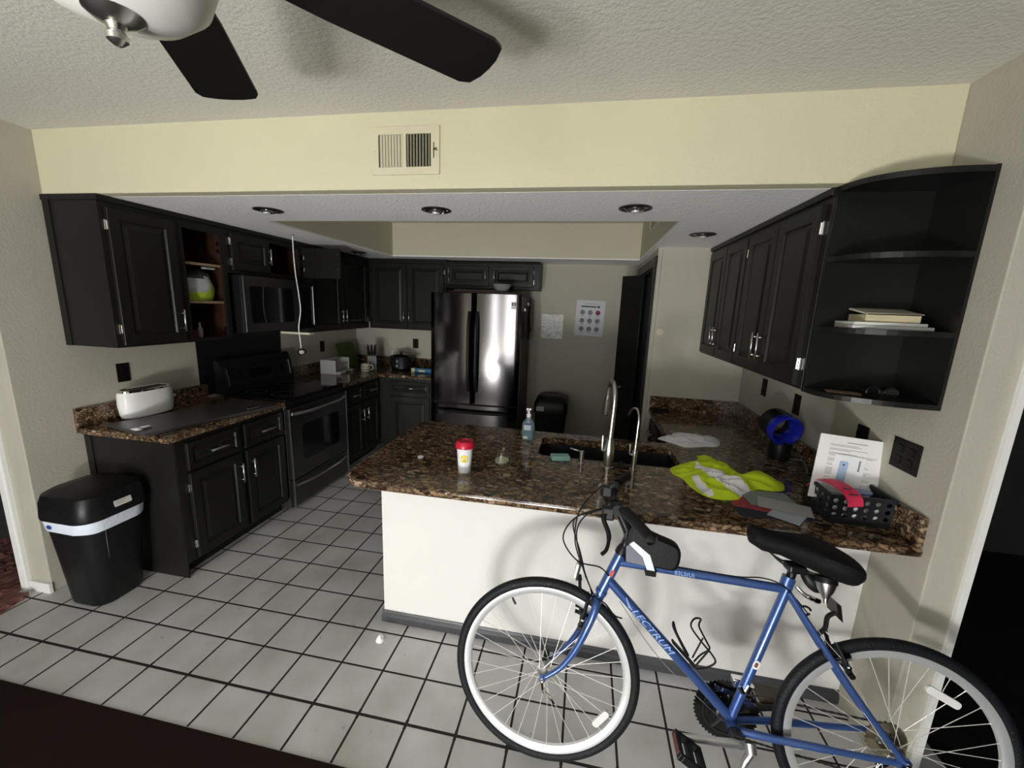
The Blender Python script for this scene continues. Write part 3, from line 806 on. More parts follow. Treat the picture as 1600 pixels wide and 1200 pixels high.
# things hanging on the fridge side
MITT = mat('black_mitt_fabric', (0.03, 0.028, 0.026), 0.9, bump=0.5, bscale=90, var=0.3)
for (y, z0, z1, lab) in ((2.44, 1.36, 1.64, 'dark oven mitt hanging nearer on the side of the fridge'), (2.66, 1.33, 1.70, 'dark oven mitt hanging farther back on the side of the fridge')):
    b = BM(); rings = []
    for k in range(11):
        t_ = k/10; z = z0+(z1-z0)*t_
        wd = 0.055*(1-0.45*t_)*(0.55+0.45*math.sin(PI*min(1, t_*2+0.12)/2)) + 0.012*noise.noise(Vector((k*0.7, y*9, 0)))
        th = 0.016+0.008*noise.noise(Vector((k*0.5, y*3, 2)))
        if t_ > 0.9: wd *= 0.5
        rings.append([Vector((FX1+0.004+th+th*math.cos(a)*0.95, y+wd*math.sin(a)+0.02*math.sin(k*0.6), z)) for a in [2*PI*i/14 for i in range(14)]])
    quad_faces(b, rings, True, True, True); mt_ = obj('oven_mitt', b, MITT); tag(mt_, lab, 'oven mitt')
    b = BM(); box(b, FX1-0.004, FX1+0.012, y-0.01, y+0.01, z1-0.005, z1+0.03, bev=0.003); tube(b, [(FX1+0.012, y, z1+0.01), (FX1+0.028, y, z1), (FX1+0.032, y, z1+0.018)], 0.003, 6); tag(obj('magnet_hook', b, CHROME), lab.replace('dark oven mitt hanging', 'small magnetic hook holding the mitt'), 'hook')

# ------------------------------------------------------------------ back wall things
# foil backed note
b = BM(); n = 14; V = [[b.verts.new((0.108+0.245*i/n, D-0.0165-0.006*abs(noise.noise(Vector((i*0.25, j*1.3, 3)))), 1.338+0.275*j/n)) for i in range(n+1)] for j in range(n+1)]
for j in range(n):
    for i in range(n): b.faces.new((V[j][i], V[j][i+1], V[j+1][i+1], V[j+1][i]))
ext = bmesh.ops.extrude_face_region(b, geom=list(b.faces)); bmesh.ops.translate(b, verts=[v for v in ext['geom'] if isinstance(v, bmesh.types.BMVert)], vec=(0, 0.003, 0))
tag(obj('foil_sheet', b, mat('crinkled_foil', (0.50, 0.50, 0.48), 0.5, 0.3, var=0.5, vscale=25, bump=1.0, bscale=30)), 'small crinkled shiny sheet taped to the wall beside the fridge', 'paper')
r = thing('poster', 'white poster with nine round symbols on the back wall', 'poster', (0.645, D-0.016, 1.385))
Mp = MBK(D-0.0125) @ Matrix.Translation((0.648, 1.583, 0)) @ Matrix.Rotation(-0.02, 4, 'Z')
b = BM(); box(b, -0.158, 0.158, -0.198, 0.198, 0, 0.002, Mp); obj('sheet', b, mat('poster_paper', (0.62, 0.62, 0.66), 0.7), r)
GREY = mat('grey_poster_ink', (0.20, 0.21, 0.24), 0.8); REDI = mat('red_poster_ink', (0.25, 0.04, 0.07), 0.8)
for j in range(3):
    for i in range(3):
        b = BM(); cc = Mp @ Vector((-0.085+0.085*i, 0.065-0.092*j, 0.002)); lathe(b, [(0.027, 0), (0.027, 0.001)], cc, (0, -1, 0), 20, cap0=True, cap1=True)
        box(b, -0.085+0.085*i-0.018, -0.085+0.085*i+0.018, 0.065-0.092*j-0.041, 0.065-0.092*j-0.036, 0.002, 0.003, Mp)
        obj('symbol', b, REDI if (i, j) == (2, 0) else GREY, r)
b = BM(); box(b, -0.105, 0.065, 0.122, 0.136, 0.002, 0.003, Mp); box(b, 0.075, 0.10, 0.118, 0.142, 0.002, 0.003, Mp); box(b, -0.06, 0.08, 0.160, 0.163, 0.002, 0.003, Mp); obj('printed_heading', b, INK, r)
# second trash can by the fridge
r = thing('trash_can', 'black trash can with domed lid beside the fridge', 'trash can', (0.31, 2.5, 0))
def loft_rr(bm, c, secs, seg=6, cap0=True, cap1=True, mi=0, rot=0.0):
    rings = []
    for (z, w_, d_, rad, ox, oy) in secs:
        ca, sa = math.cos(rot), math.sin(rot)
        rings.append([Vector((c[0]+ox+x*ca-y*sa, c[1]+oy+x*sa+y*ca, z)) for x, y in rrect(w_, d_, rad, seg)])
    quad_faces(bm, rings, True, cap0, cap1, mi)
b = BM(); loft_rr(b, (0.31, 2.5), [(0, 0.26, 0.30, 0.04, 0, 0), (0.60, 0.33, 0.37, 0.05, 0, 0)]); obj('bin', b, BLACKP, r)
b = BM(); loft_rr(b, (0.31, 2.5), [(0.60, 0.35, 0.39, 0.05, 0, 0), (0.70, 0.345, 0.385, 0.05, 0, 0), (0.75, 0.31, 0.33, 0.08, 0, 0), (0.775, 0.22, 0.24, 0.08, 0, 0)]); l_ = obj('lid', b, BLACKP, r)
b = BM(); box(b, 0.165, 0.245, 2.3005, 2.3045, 0.625, 0.675); obj('sticker', b, mat('grey_label', (0.42, 0.42, 0.42), 0.5), l_)
# round white door chime button
b = BM(); lathe(b, [(0.030, 0), (0.030, 0.006), (0.024, 0.010), (0.022, 0.007), (0.012, 0.007), (0.010, 0.012), (0.001, 0.013)], (1.192, YW-0.0005, 1.526), (0, -1, 0), 24, cap0=True, cap1=True)
tag(obj('round_wall_button', b, mat('ivory_plastic', (0.60, 0.56, 0.42), 0.4)), 'small round ivory button on the white wall beside the pantry door', 'button')

# ------------------------------------------------------------------ outlets
PLATE = mat('dark_brown_wall_plate', (0.006, 0.004, 0.004), 0.55, spec=0.2)
def outlet(M, u, v, label, w_=0.072, gang=1):
    c = M @ Vector((u, v, 0))
    r = thing('wall_outlet', label, 'outlet', c)
    b = BM(); box(b, u-w_*gang/2, u+w_*gang/2, v-0.058, v+0.058, 0.0005, 0.006, M, bev=0.002); obj('plate', b, PLATE, r)
    for g in range(gang):
        uu = u+(g-(gang-1)/2)*0.046*1.2
        for s in (-1, 1):
            b = BM(); box(b, uu-0.014, uu+0.014, v+s*0.022-0.014, v+s*0.022+0.014, 0.006, 0.008, M, bev=0.002); obj('socket', b, PLATE, r)
outlet(ML(XL), 0.242, 1.180, 'black wall outlet above the white toaster')
outlet(ML(XL), 2.244, 1.172, 'black wall outlet above the white wire rack on the dark back-left counter')
outlet(MBK(D), -1.443, 1.190, 'black wall outlet on the back wall left of the fridge')
outlet(MR(XR), -1.169, 1.206, 'black wall outlet farthest along the right wall near the short white wall')
outlet(MR(XR), -0.719, 1.190, 'black wall outlet on the right wall above the blue ringed cylinder')
outlet(MR(XR), -0.144, 1.170, 'black wall outlet partly hidden behind the papers in the basket')
outlet(MR(XR), 0.108, 1.182, 'wide black double wall plate on the right wall next to the wall end', 0.068, 2)

# ------------------------------------------------------------------ header vent, tray vent
VENT = mat('painted_vent_metal', (0.60, 0.56, 0.40), 0.5)
r = thing('air_vent', 'painted metal air vent on the yellow header', 'vent', (-0.20, -0.014, 2.218))
Mv = MBK(-0.0125)
vx0, vx1, vz0, vz1 = -0.355, -0.048, 2.222, 2.412
b = BM()
for a in ((vx0, vx1, vz0, vz0+0.030), (vx0, vx1, vz1-0.030, vz1), (vx0, vx0+0.030, vz0+0.030, vz1-0.030), (vx1-0.038, vx1, vz0+0.030, vz1-0.030), (-0.213, -0.198, vz0+0.03, vz1-0.03)):
    box(b, a[0], a[1], a[2], a[3], 0.0, 0.008, Mv)
obj('frame', b, VENT, r)
b = BM(); box(b, vx0+0.028, vx1-0.036, vz0+0.028, vz1-0.028, 0.0002, 0.001, Mv); obj('dark_opening', b, BLACKM, r)
for k in range(8):
    x = vx0+0.036+k*0.0137
    b = BM(); Ms = Mv @ Matrix.Translation((x+0.004, 0, 0.004)) @ Matrix.Rotation(0.6, 4, 'Y'); box(b, -0.005, 0.005, vz0+0.031, vz1-0.031, -0.0006, 0.0006, Ms); obj('slat', b, VENT, r)
for k in range(8):
    x = -0.190+k*0.0137
    b = BM(); Ms = Mv @ Matrix.Translation((x, 0, 0.004)) @ Matrix.Rotation(1.30, 4, 'Y'); box(b, -0.005, 0.005, vz0+0.031, vz1-0.031, -0.0006, 0.0006, Ms); obj('slat', b, VENT, r)
b = BM(); box(b, vx1-0.026, vx1-0.023, 2.285, 2.345, 0.008, 0.011, Mv); cyl(b, Mv @ Vector((vx1-0.026, 2.318, 0.008)), Mv @ Vector((vx1-0.012, 2.318, 0.020)), 0.003); obj('damper_lever', b, BLACKP, r)
for x in (vx0+0.010, vx1-0.012):
    b = BM(); lathe(b, [(0.004, 0), (0.003, 0.002)], Mv @ Vector((x, 2.315, 0.008)), (0, -1, 0), 10, cap1=True); obj('screw', b, SHINY, r)
r = thing('air_vent', 'small metal vent inside the ceiling recess on its right side', 'vent', (TX1, 1.65, 2.31))
Mv = MR(TX1)
b = BM(); 
for a in ((-1.86, -1.42, 2.315, 2.330), (-1.86, -1.42, 2.425, 2.440), (-1.86, -1.845, 2.33, 2.425), (-1.435, -1.42, 2.33, 2.425)): box(b, a[0], a[1], a[2], a[3], 0.0002, 0.008, Mv)
obj('frame', b, VENT, r)
b = BM(); box(b, -1.85, -1.43, 2.325, 2.43, 0.0002, 0.001, Mv); obj('dark_opening', b, BLACKM, r)
for k in range(7):
    z = 2.335+k*0.014; b = BM(); box(b, -1.845, -1.435, z, z+0.004, 0.001, 0.006, Mv); obj('slat', b, VENT, r)

# ------------------------------------------------------------------ recessed lights
RIMM = mat('dark_bronze_trim', (0.03, 0.028, 0.026), 0.35, 0.5)
BULB = mat('unlit_bulb_glass', (0.55, 0.55, 0.53), 0.15, spec=0.8)
REFB = mat('mirrored_reflector_bulb', (0.45, 0.45, 0.44), 0.15, 0.9)
def downlight(x, y, label):
    r = thing('recessed_light', label, 'ceiling light', (x, y, HB), 'recessed lights in the kitchen soffit')
    b = BM(); lathe(b, [(0.078, 0.0), (0.078, -0.004), (0.066, -0.006), (0.060, -0.001)], (x, y, HB-0.0003), seg=32, cap0=True); obj('trim_ring', b, RIMM, r)
    b = BM(); lathe(b, [(0.060, 0.0), (0.054, -0.004), (0.0, -0.0045)], (x, y, HB-0.0012), seg=28); obj('baffle', b, mat('dark_reflector', (0.10, 0.10, 0.095), 0.18, 0.9), r)
    b = BM(); lathe(b, [(0.040, 0.0), (0.042, -0.005), (0.034, -0.012), (0.018, -0.016), (0.0, -0.017)], (x, y, HB-0.004), seg=24); obj('bulb', b, REFB, r); b = BM(); lathe(b, [(0.020, 0.0), (0.018, -0.006), (0.008, -0.010), (0.0, -0.0105)], (x, y-0.012, HB-0.017), seg=16, cap0=True); obj('bulb_glint', b, BULB, r)  # small pale piece added as the bright crescent glint on the bulb
for x, y, l in ((-1.201, 0.35, 'leftmost of the three dark recessed lights along the front soffit'), (-0.206, 0.367, 'middle dark recessed light along the front soffit'), (0.806, 0.346, 'rightmost of the three dark recessed lights along the front soffit'),
                (1.286, 1.032, 'dark recessed light near the right wall cabinets'), (-1.706, 2.148, 'dark recessed light above the far left wall cabinets')):
    downlight(x, y, l)
# hanging cable with loose lamp
r = thing('hanging_light_cable', 'white cable hanging from a soffit hole with a small loose lamp', 'cable', (-1.690, 1.15, 1.23))
b = BM(); tube(b, smooth_path([(-1.684, 1.162, HB-0.001), (-1.683, 1.160, 2.02), (-1.676, 1.158, 1.88), (-1.655, 1.156, 1.70), (-1.650, 1.156, 1.58), (-1.672, 1.152, 1.45), (-1.664, 1.15, 1.35), (-1.660, 1.15, 1.28)], 6), 0.0042, 8); obj('cord', b, WHITEP, r)
b = BM(); lathe(b, [(0.012, 0), (0.034, 0.008), (0.036, 0.016), (0.030, 0.020), (0.012, 0.012)], (-1.660, 1.15, 1.262), (0.55, -0.45, -0.6), 20, cap0=True, cap1=True); obj('lamp_head', b, RIMM, r)
b = BM(); lathe(b, [(0.022, 0.0), (0.018, 0.008), (0.002, 0.012)], Vector((-1.660, 1.15, 1.262))+Vector((0.55, -0.45, -0.6)).normalized()*0.014, (0.55, -0.45, -0.6), 16, cap1=True); obj('bulb', b, BULB, r)
b = BM(); lathe(b, [(0.010, 0), (0.010, -0.004)], (-1.684, 1.162, HB-0.0002), seg=12, cap0=True, cap1=True); obj('ceiling_hole', b, BLACKM, r)

# ------------------------------------------------------------------ ceiling fan
FC = Vector((-0.054, -1.278, 0))
FZ = 2.203
r = thing('ceiling_fan', 'ceiling fan with black blades and frosted glass bowl light', 'ceiling fan', (FC.x, FC.y, HC))
NICK = CHROME
b = BM(); lathe(b, [(0.075, 0), (0.075, -0.02), (0.05, -0.055), (0.018, -0.07)], (FC.x, FC.y, HC-0.001), seg=32, cap0=True, cap1=True); obj('canopy', b, NICK, r)
b = BM(); cyl(b, (FC.x, FC.y, HC-0.06), (FC.x, FC.y, 2.29), 0.013); obj('downrod', b, NICK, r)
b = BM(); lathe(b, [(0.03, 2.31), (0.10, 2.295), (0.125, 2.26), (0.125, 2.215), (0.09, 2.19), (0.07, 2.175)], (FC.x, FC.y, 0), seg=36, cap0=True, cap1=True); obj('motor_housing', b, NICK, r)
b = BM(); lathe(b, [(0.118, 2.175), (0.128, 2.165), (0.127, 2.13), (0.114, 2.092), (0.085, 2.066), (0.045, 2.052), (0.0, 2.048)], (FC.x, FC.y, 0), seg=40, cap0=True)
obj('glass_bowl', b, mat('frosted_glass', (0.80, 0.80, 0.76), 0.35, spec=0.5), r)
b = BM(); lathe(b, [(0.033, 2.056), (0.034, 2.050), (0.024, 2.042), (0.012, 2.037), (0.009, 2.030), (0.013, 2.025), (0.012, 2.018), (0.005, 2.012), (0, 2.011)], (FC.x, FC.y, 0), seg=20); obj('finial', b, NICK, r)
BLADEM = mat('black_fan_blade', (0.006, 0.005, 0.005), 0.5)
for k in range(5):
    a = math.radians(49.0+72*k)
    Mf = Matrix.Translation((FC.x, FC.y, FZ)) @ Matrix.Rotation(a, 4, 'Z') @ Matrix.Rotation(math.radians(-9), 4, 'X')
    prof = []
    L0, L1 = 0.15, 0.622
    pts = [(L0, -0.052), (0.30, -0.064), (L1-0.03, -0.072), (L1-0.006, -0.062), (L1+0.004, -0.03), (L1+0.006, 0.0), (L1+0.004, 0.03), (L1-0.006, 0.062), (L1-0.03, 0.072), (0.30, 0.064), (L0, 0.052)]
    b = BM(); prism(b, pts, -0.004, 0.004, Mf); bl = obj('blade', b, BLADEM, r)
    b = BM(); prism(b, [(0.10, -0.018), (0.17, -0.035), (0.21, -0.03), (0.21, 0.03), (0.17, 0.035), (0.10, 0.018)], 0.004, 0.009, Mf); obj('blade_bracket', b, NICK, bl)

# ------------------------------------------------------------------ things on the left counter
G_LYING = mat('grey_door_back', (0.045, 0.044, 0.043), 0.38, var=0.1)
r = thing('cabinet_door', 'removed dark grey cabinet door lying flat on the near left counter', 'cabinet door', (-1.84, 0.35, CT))
A_ = Vector((-2.085, 0.045)); d_ = Vector((0.215, 0.977)).normalized(); w_v = Vector((d_.y, -d_.x))
Md = axes_M((A_.x, A_.y, CT+0.0008), (w_v.x, w_v.y, 0), (d_.x, d_.y, 0), (0, 0, 1))
b = BM(); box(b, 0, 0.385, -0.035, 0.745, 0, 0.019, Md, bev=0.003); obj('panel', b, G_LYING, r)
b = BM(); box(b, 0.25, 0.285, 0.0, 0.05, 0.0185, 0.030, Md, bev=0.004); box(b, 0.235, 0.30, -0.034, 0.0, 0.0185, 0.0235, Md, bev=0.002); obj('hinge', b, SHINY, r)
b = BM(); box(b, 0.32, 0.345, 0.58, 0.66, 0.0185, 0.024, Md, bev=0.003); obj('hinge', b, SHINY, r)

r = thing('toaster', 'white long-slot toaster with chrome top on the left counter', 'toaster', (-2.140, 0.29, CT))
Mt = Matrix.Translation((-2.142, 0.285, 0)) @ Matrix.Rotation(PI/2, 4, 'Z')
def oval(L_, W_, n=36, p=2.6):
    return [((L_/2)*math.copysign(abs(math.cos(a))**(2/p), math.cos(a)), (W_/2)*math.copysign(abs(math.sin(a))**(2/p), math.sin(a))) for a in [2*PI*k/n for k in range(n)]]
b = BM(); rings = []
for z, L_, W_ in ((0.012, 0.29, 0.118), (0.03, 0.305, 0.132), (0.10, 0.318, 0.142), (0.155, 0.312, 0.138), (0.172, 0.303, 0.130)): rings.append([Mt @ Vector((x, y, CT+z)) for x, y in oval(L_, W_)])
quad_faces(b, rings); obj('body', b, WHITEP, r)
b = BM(); rings = []
for z, L_, W_ in ((0.172, 0.306, 0.133), (0.182, 0.302, 0.130), (0.186, 0.285, 0.112), (0.182, 0.27, 0.095)): rings.append([Mt @ Vector((x, y, CT+z)) for x, y in oval(L_, W_)])
quad_faces(b, rings); tp = obj('chrome_top', b, SHINY, r)
b = BM(); box(b, -0.115, 0.115, -0.030, -0.010, CT+0.181, CT+0.1835, Mt); box(b, -0.115, 0.115, 0.012, 0.032, CT+0.181, CT+0.1835, Mt); obj('slot', b, BLACKM, tp)
b = BM(); box(b, 0.155, 0.185, -0.016, 0.016, CT+0.09, CT+0.105, Mt, bev=0.004); obj('lever', b, WHITEP, r)
b = BM(); loft_rr(b, (-2.142, 0.285), [(CT, 0.10, 0.27, 0.03, 0, 0), (CT+0.013, 0.11, 0.285, 0.04, 0, 0)]); obj('base', b, BLACKP, r)

# ------------------------------------------------------------------ things on the far-left counter
# white wire rack box
r = thing('bread_box', 'white metal rack box with wire grid front on the dark back-left counter', 'rack', (-2.07, 2.17, CT))
Mk = Matrix.Translation((-2.085, 2.215, CT)) @ Matrix.Rotation(math.radians(96), 4, 'Z')     # local x along the wall
b = BM(); box(b, -0.155, -0.150, -0.10, 0.07, 0, 0.150, Mk); box(b, 0.150, 0.155, -0.10, 0.07, 0, 0.150, Mk); box(b, -0.155, 0.155, 0.066, 0.07, 0, 0.150, Mk); box(b, -0.155, 0.155, -0.02, 0.07, 0.148, 0.152, Mk); box(b, -0.155, 0.155, -0.10, 0.07, 0.0, 0.004, Mk)
obj('box', b, WHITEP, r)
b = BM(); box(b, -0.150, 0.150, -0.15, -0.095, 0.002, 0.024, Mk, bev=0.003); dr = obj('drip_tray', b, WHITEP, r)
b = BM(); box(b, -0.03, 0.06, -0.152, -0.149, 0.008, 0.018, Mk); obj('slot', b, BLACKM, dr)
b = BM()
for k in range(12):
    x = -0.143+0.026*k
    cyl(b, Mk @ Vector((x, -0.085, 0.02)), Mk @ Vector((x+0.012, -0.085, 0.105)), 0.0018, seg=6)
    cyl(b, Mk @ Vector((x+0.012, -0.0852, 0.02)), Mk @ Vector((x, -0.0852, 0.105)), 0.0018, seg=6)
cyl(b, Mk @ Vector((-0.15, -0.085, 0.105)), Mk @ Vector((0.15, -0.085, 0.105)), 0.003, seg=8)
obj('wire_grid', b, CHROME, r)
# green cutting board leaning against the wall
GRN = mat('dark_green_plastic', (0.050, 0.095, 0.012), 0.5)
b = BM(); Mg = Matrix.Translation((-2.105, 2.58, CT+0.001)) @ Matrix.Rotation(math.radians(88), 4, 'Z') @ Matrix.Rotation(math.radians(-16), 4, 'X')
prism(b, [(p[0], p[1]+0.15) for p in rrect(0.34, 0.30, 0.03)], 0, 0.010, Mg @ Matrix.Rotation(PI/2, 4, 'X'))
tag(obj('cutting_board', b, GRN), 'dark green cutting board leaning in the back-left counter corner', 'cutting board')
# mug
def mug(loc, rad, h, label, body_m, stripes=None, handle_dir=0.5):
    r = thing('mug', label, 'mug', loc)
    b = BM(); lathe(b, [(rad*0.82, 0), (rad*0.98, h*0.1), (rad, h*0.5), (rad*0.97, h*0.9), (rad, h), (rad*0.92, h), (rad*0.88, h*0.2), (0.001, h*0.15)], loc, seg=28, cap0=True); obj('cup', b, body_m, r)
    if stripes:
        for z0, z1 in ((0.30, 0.38), (0.62, 0.68), (0.80, 0.84)):
            b = BM(); lathe(b, [(rad*1.012, h*z0), (rad*1.014, h*z1)], loc, seg=28); obj('painted_band', b, stripes, r)
    c = Vector(loc); dv = Vector((math.cos(handle_dir), math.sin(handle_dir), 0))
    b = BM(); tube(b, smooth_path([c+dv*rad*0.9+Vector((0, 0, h*0.8)), c+dv*rad*1.45+Vector((0, 0, h*0.78)), c+dv*rad*1.6+Vector((0, 0, h*0.5)), c+dv*rad*1.4+Vector((0, 0, h*0.25)), c+dv*rad*0.9+Vector((0, 0, h*0.2))], 5), 0.006, 8); obj('handle', b, body_m, r)
mug((-1.80, 2.375, CT), 0.050, 0.088, 'cream striped mug on the dark back-left counter', mat('cream_glaze', (0.72, 0.68, 0.55), 0.25), mat('brown_glaze_band', (0.15, 0.10, 0.06), 0.3), 0.6)
# knife block
r = thing('knife_block', 'grey knife block full of black handled knives in the back corner', 'knife block', (-1.86, 2.62, CT))
Mn = Matrix.Translation((-1.845, 2.60, CT)) @ Matrix.Rotation(math.radians(30), 4, 'Z')
b = BM()
prof = [(-0.10, 0), (0.06, 0), (0.06, 0.05), (-0.01, 0.20), (-0.10, 0.16)]
quad_faces(b, [[Mn @ Vector((x, y, z)) for y, z in prof] for x in (-0.05, 0.05)], True, True, True, 0, False)
obj('block', b, mat('grey_knife_block', (0.20, 0.20, 0.22), 0.5, var=0.2), r)
for i in range(3):
    for j in range(2):
        p0 = Mn @ Vector((-0.03+0.03*i, -0.035-0.04*j, 0.185-0.02*j)); dv = Mn.to_3x3() @ Vector((0.0+0.1*(i-1), -0.35, 0.9))
        b = BM(); tube(b, [p0, p0+dv*0.03, p0+dv*0.10, p0+dv*0.115], [0.009, 0.012, 0.013, 0.008], 8); obj('knife_handle', b, BLACKP, r)
# slow cooker
r = thing('slow_cooker', 'black slow cooker with glass lid on the back counter', 'slow cooker', (-1.50, 2.66, CT))
b = BM(); lathe(b, [(0.105, 0), (0.125, 0.02), (0.130, 0.15), (0.134, 0.16), (0.120, 0.16)], (-1.50, 2.66, CT+0.001), seg=32, cap0=True, cap1=True, sx=1.0, sy=0.85); bd = obj('pot', b, BLACKP, r)
b = BM(); lathe(b, [(0.126, 0.16), (0.10, 0.178), (0.04, 0.19), (0.014, 0.192), (0.018, 0.21), (0.016, 0.218), (0.001, 0.22)], (-1.50, 2.66, CT+0.001), seg=32, sx=1, sy=0.85); obj('lid', b, BLACKG, r)
for s in (-1, 1):
    b = BM(); box(b, -1.50+s*0.128, -1.50+s*0.165, 2.63, 2.69, CT+0.115, CT+0.135, bev=0.005); obj('side_handle', b, BLACKP, r)
b = BM(); lathe(b, [(0.020, 0), (0.018, 0.010), (0.001, 0.011)], (-1.50, 2.545, CT+0.06), (0, -1, 0), 16, cap1=True); obj('knob', b, CHROME, r)
b = BM(); box(b, -1.512, -1.488, 2.545, 2.549, CT+0.095, CT+0.13); obj('badge', b, CHROME, r)
b = BM(); cyl(b, (-1.655, 2.70, CT+0.001), (-1.650, 2.745, CT+0.21), 0.006); tag(obj('spatula_handle', b, TRIMW), 'thin white upright rod standing beside the slow cooker', 'utensil')
# blue foil box
r = thing('wrap_box', 'blue and yellow cling wrap box lying on the back counter beside the fridge', 'box', (-1.15, 2.53, CT))
b = BM(); box(b, -1.30, -1.03, 2.50, 2.555, CT+0.001, CT+0.052, bev=0.003); obj('carton', b, mat('blue_carton', (0.03, 0.15, 0.34), 0.4), r)
b = BM(); box(b, -1.305, -1.265, 2.498, 2.557, CT+0.0005, CT+0.0535); box(b, -1.22, -1.14, 2.4985, 2.4995, CT+0.014, CT+0.038); obj('printed_band', b, mat('pale_yellow_print', (0.55, 0.55, 0.30), 0.4), r)

# ------------------------------------------------------------------ inside the open wall cabinet
r = thing('plastic_bag', 'crumpled lime green and grey plastic bag on the open cabinet shelf', 'bag', (-2.0, 0.56, 1.641))
b = BM(); rings = []
for k in range(13):
    t_ = k/12; z = 1.6415+0.215*t_
    rad = 0.100*(math.sin(PI*min(1, t_*0.75+0.22))**0.5)*(1 if t_ < 0.85 else 0.75)
    ring = []
    for i in range(22):
        a = 2*PI*i/22
        rr = rad*(1+0.16*noise.noise(Vector((math.cos(a)*1.5, math.sin(a)*1.5, t_*4))))
        ring.append(Vector((-1.995+rr*0.75*math.cos(a), 0.590+rr*1.1*math.sin(a), z)))
    rings.append(ring)
vs = quad_faces(b, rings)
for f in b.faces:
    c = f.calc_center_median(); h = (c.z-1.6415)/0.215
    q_ = (c.y-0.590)/0.10
    if h < 0.30+0.1*q_ or q_ > 0.42: f.material_index = 1
    elif h > 0.72+0.1*q_: f.material_index = 2
obj('bag_body', b, [mat('grey_clear_plastic', (0.42, 0.44, 0.46), 0.3, var=0.3, vscale=30, bump=0.8, bscale=40), mat('lime_plastic', (0.42, 0.56, 0.05), 0.3, var=0.2, bump=0.8, bscale=40), mat('dark_green_plastic_print', (0.02, 0.03, 0.02), 0.35, bump=0.8, bscale=40)], r)
b = BM(); box(b, -1.96, -1.925, 0.60, 0.68, 1.850, 1.864, bev=0.005); obj('folded_top', b, MATS['grey_clear_plastic'], r)
b = BM(); lathe(b, [(0.014, 0), (0.016, 0.01), (0.016, 0.06), (0.007, 0.075), (0.007, 0.10), (0.001, 0.101)], (-1.99, 0.575, CB+0.017), seg=16, cap0=True)
tag(obj('small_bottle', b, mat('grey_bottle', (0.30, 0.30, 0.31), 0.25)), 'small grey bottle on the bottom shelf of the open cabinet', 'bottle')
b = BM(); lathe(b, [(0.035, 0), (0.045, 0.03), (0.05, 0.10), (0.03, 0.12), (0.001, 0.122)], (-2.04, 0.49, CB+0.017), seg=20, cap0=True)
tag(obj('jar', b, mat('dim_grey_jar', (0.16, 0.15, 0.15), 0.3)), 'rounded grey jar at the left of the bottom shelf in the open cabinet', 'jar')
b = BM(); lathe(b, [(0.025, 0), (0.03, 0.05), (0.02, 0.055), (0.001, 0.056)], (-1.98, 0.515, CB+0.017), seg=18, cap0=True)
tag(obj('red_tin', b, mat('dark_red_tin', (0.12, 0.015, 0.012), 0.35)), 'small dark red tin on the bottom shelf of the open cabinet', 'tin')

# ------------------------------------------------------------------ peninsula things
def at(x, y): return (x, y, CT+0.0005)
# travel cup
r = thing('travel_cup', 'white travel cup with red lid and yellow smiling face on the peninsula', 'cup', at(0.094, -0.050))
cx, cy = 0.094, -0.050
b = BM(); lathe(b, [(0.028, 0), (0.030, 0.003), (0.0385, 0.128), (0.040, 0.130)], at(cx, cy), seg=40, cap0=True, cap1=True); obj('cup', b, mat('glossy_white_cup', (0.84, 0.84, 0.86), 0.25), r)
REDP = mat('red_lid_plastic', (0.50, 0.012, 0.035), 0.3)
b = BM(); lathe(b, [(0.042, 0.120), (0.045, 0.122), (0.045, 0.136), (0.042, 0.142), (0.037, 0.152), (0.033, 0.153), (0.031, 0.146), (0.001, 0.146)], at(cx, cy), seg=40, cap0=True); ld = obj('lid', b, REDP, r)
b = BM(); lathe(b, [(0.010, 0.146), (0.009, 0.150), (0.001, 0.150)], at(cx, cy-0.0), seg=14); obj('sip_plug', b, REDP, ld)
dc = Vector((CAM_LOC.x-cx, CAM_LOC.y-cy, 0)).normalized(); ang0 = math.atan2(dc.y, dc.x)-0.10
def on_cup(a, z, rr=0.0004):
    rad = 0.030+(0.0385-0.030)*(z-0.003)/0.125+rr
    return Vector((cx+rad*math.cos(ang0+a/rad), cy+rad*math.sin(ang0+a/rad), CT+0.0005+z))
def cup_patch(poly, m, name, rr, par):
    bm = BM(); c = bm.verts.new(on_cup(sum(p[0] for p in poly)/len(poly), sum(p[1] for p in poly)/len(poly), rr)); vs = [bm.verts.new(on_cup(a, z, rr)) for a, z in poly]
    for i in range(len(vs)): bm.faces.new((c, vs[i], vs[(i+1) % len(vs)]))
    return obj(name, bm, m, par)
circ = lambda a0, z0, ra, rz, n=24: [(a0+ra*math.cos(2*PI*k/n), z0+rz*math.sin(2*PI*k/n)) for k in range(n)]
fo = cup_patch(circ(0, 0.073, 0.0185, 0.0195), INK, 'face_outline', 0.0003, r)
fa = cup_patch(circ(0, 0.073, 0.0175, 0.0185), mat('bright_yellow_print', (0.85, 0.68, 0.02), 0.4), 'printed_face', 0.0006, r)
for s in (-1, 1):
    cup_patch([(s*0.0075-0.004, 0.080), (s*0.0075, 0.0782), (s*0.0075+0.004, 0.080), (s*0.0075+0.004, 0.0788), (s*0.0075, 0.077), (s*0.0075-0.004, 0.0788)], INK, 'eye', 0.0009, fa)
cup_patch([(-0.011, 0.072)]+[(-0.011+0.022*k/8, 0.0700-0.002*math.sin(PI*k/8)) for k in range(9)]+[(0.011, 0.072)]+[(0.011-0.022*k/8, 0.0716-0.002*math.sin(PI*k/8)) for k in range(1, 8)], mat('brown_print', (0.25, 0.08, 0.02), 0.5), 'smile', 0.0009, fa)
cup_patch([(-0.007, 0.064), (0.007, 0.064), (0.0065, 0.060), (-0.0065, 0.060)], MATS['brown_print'], 'mouth', 0.0009, fa)
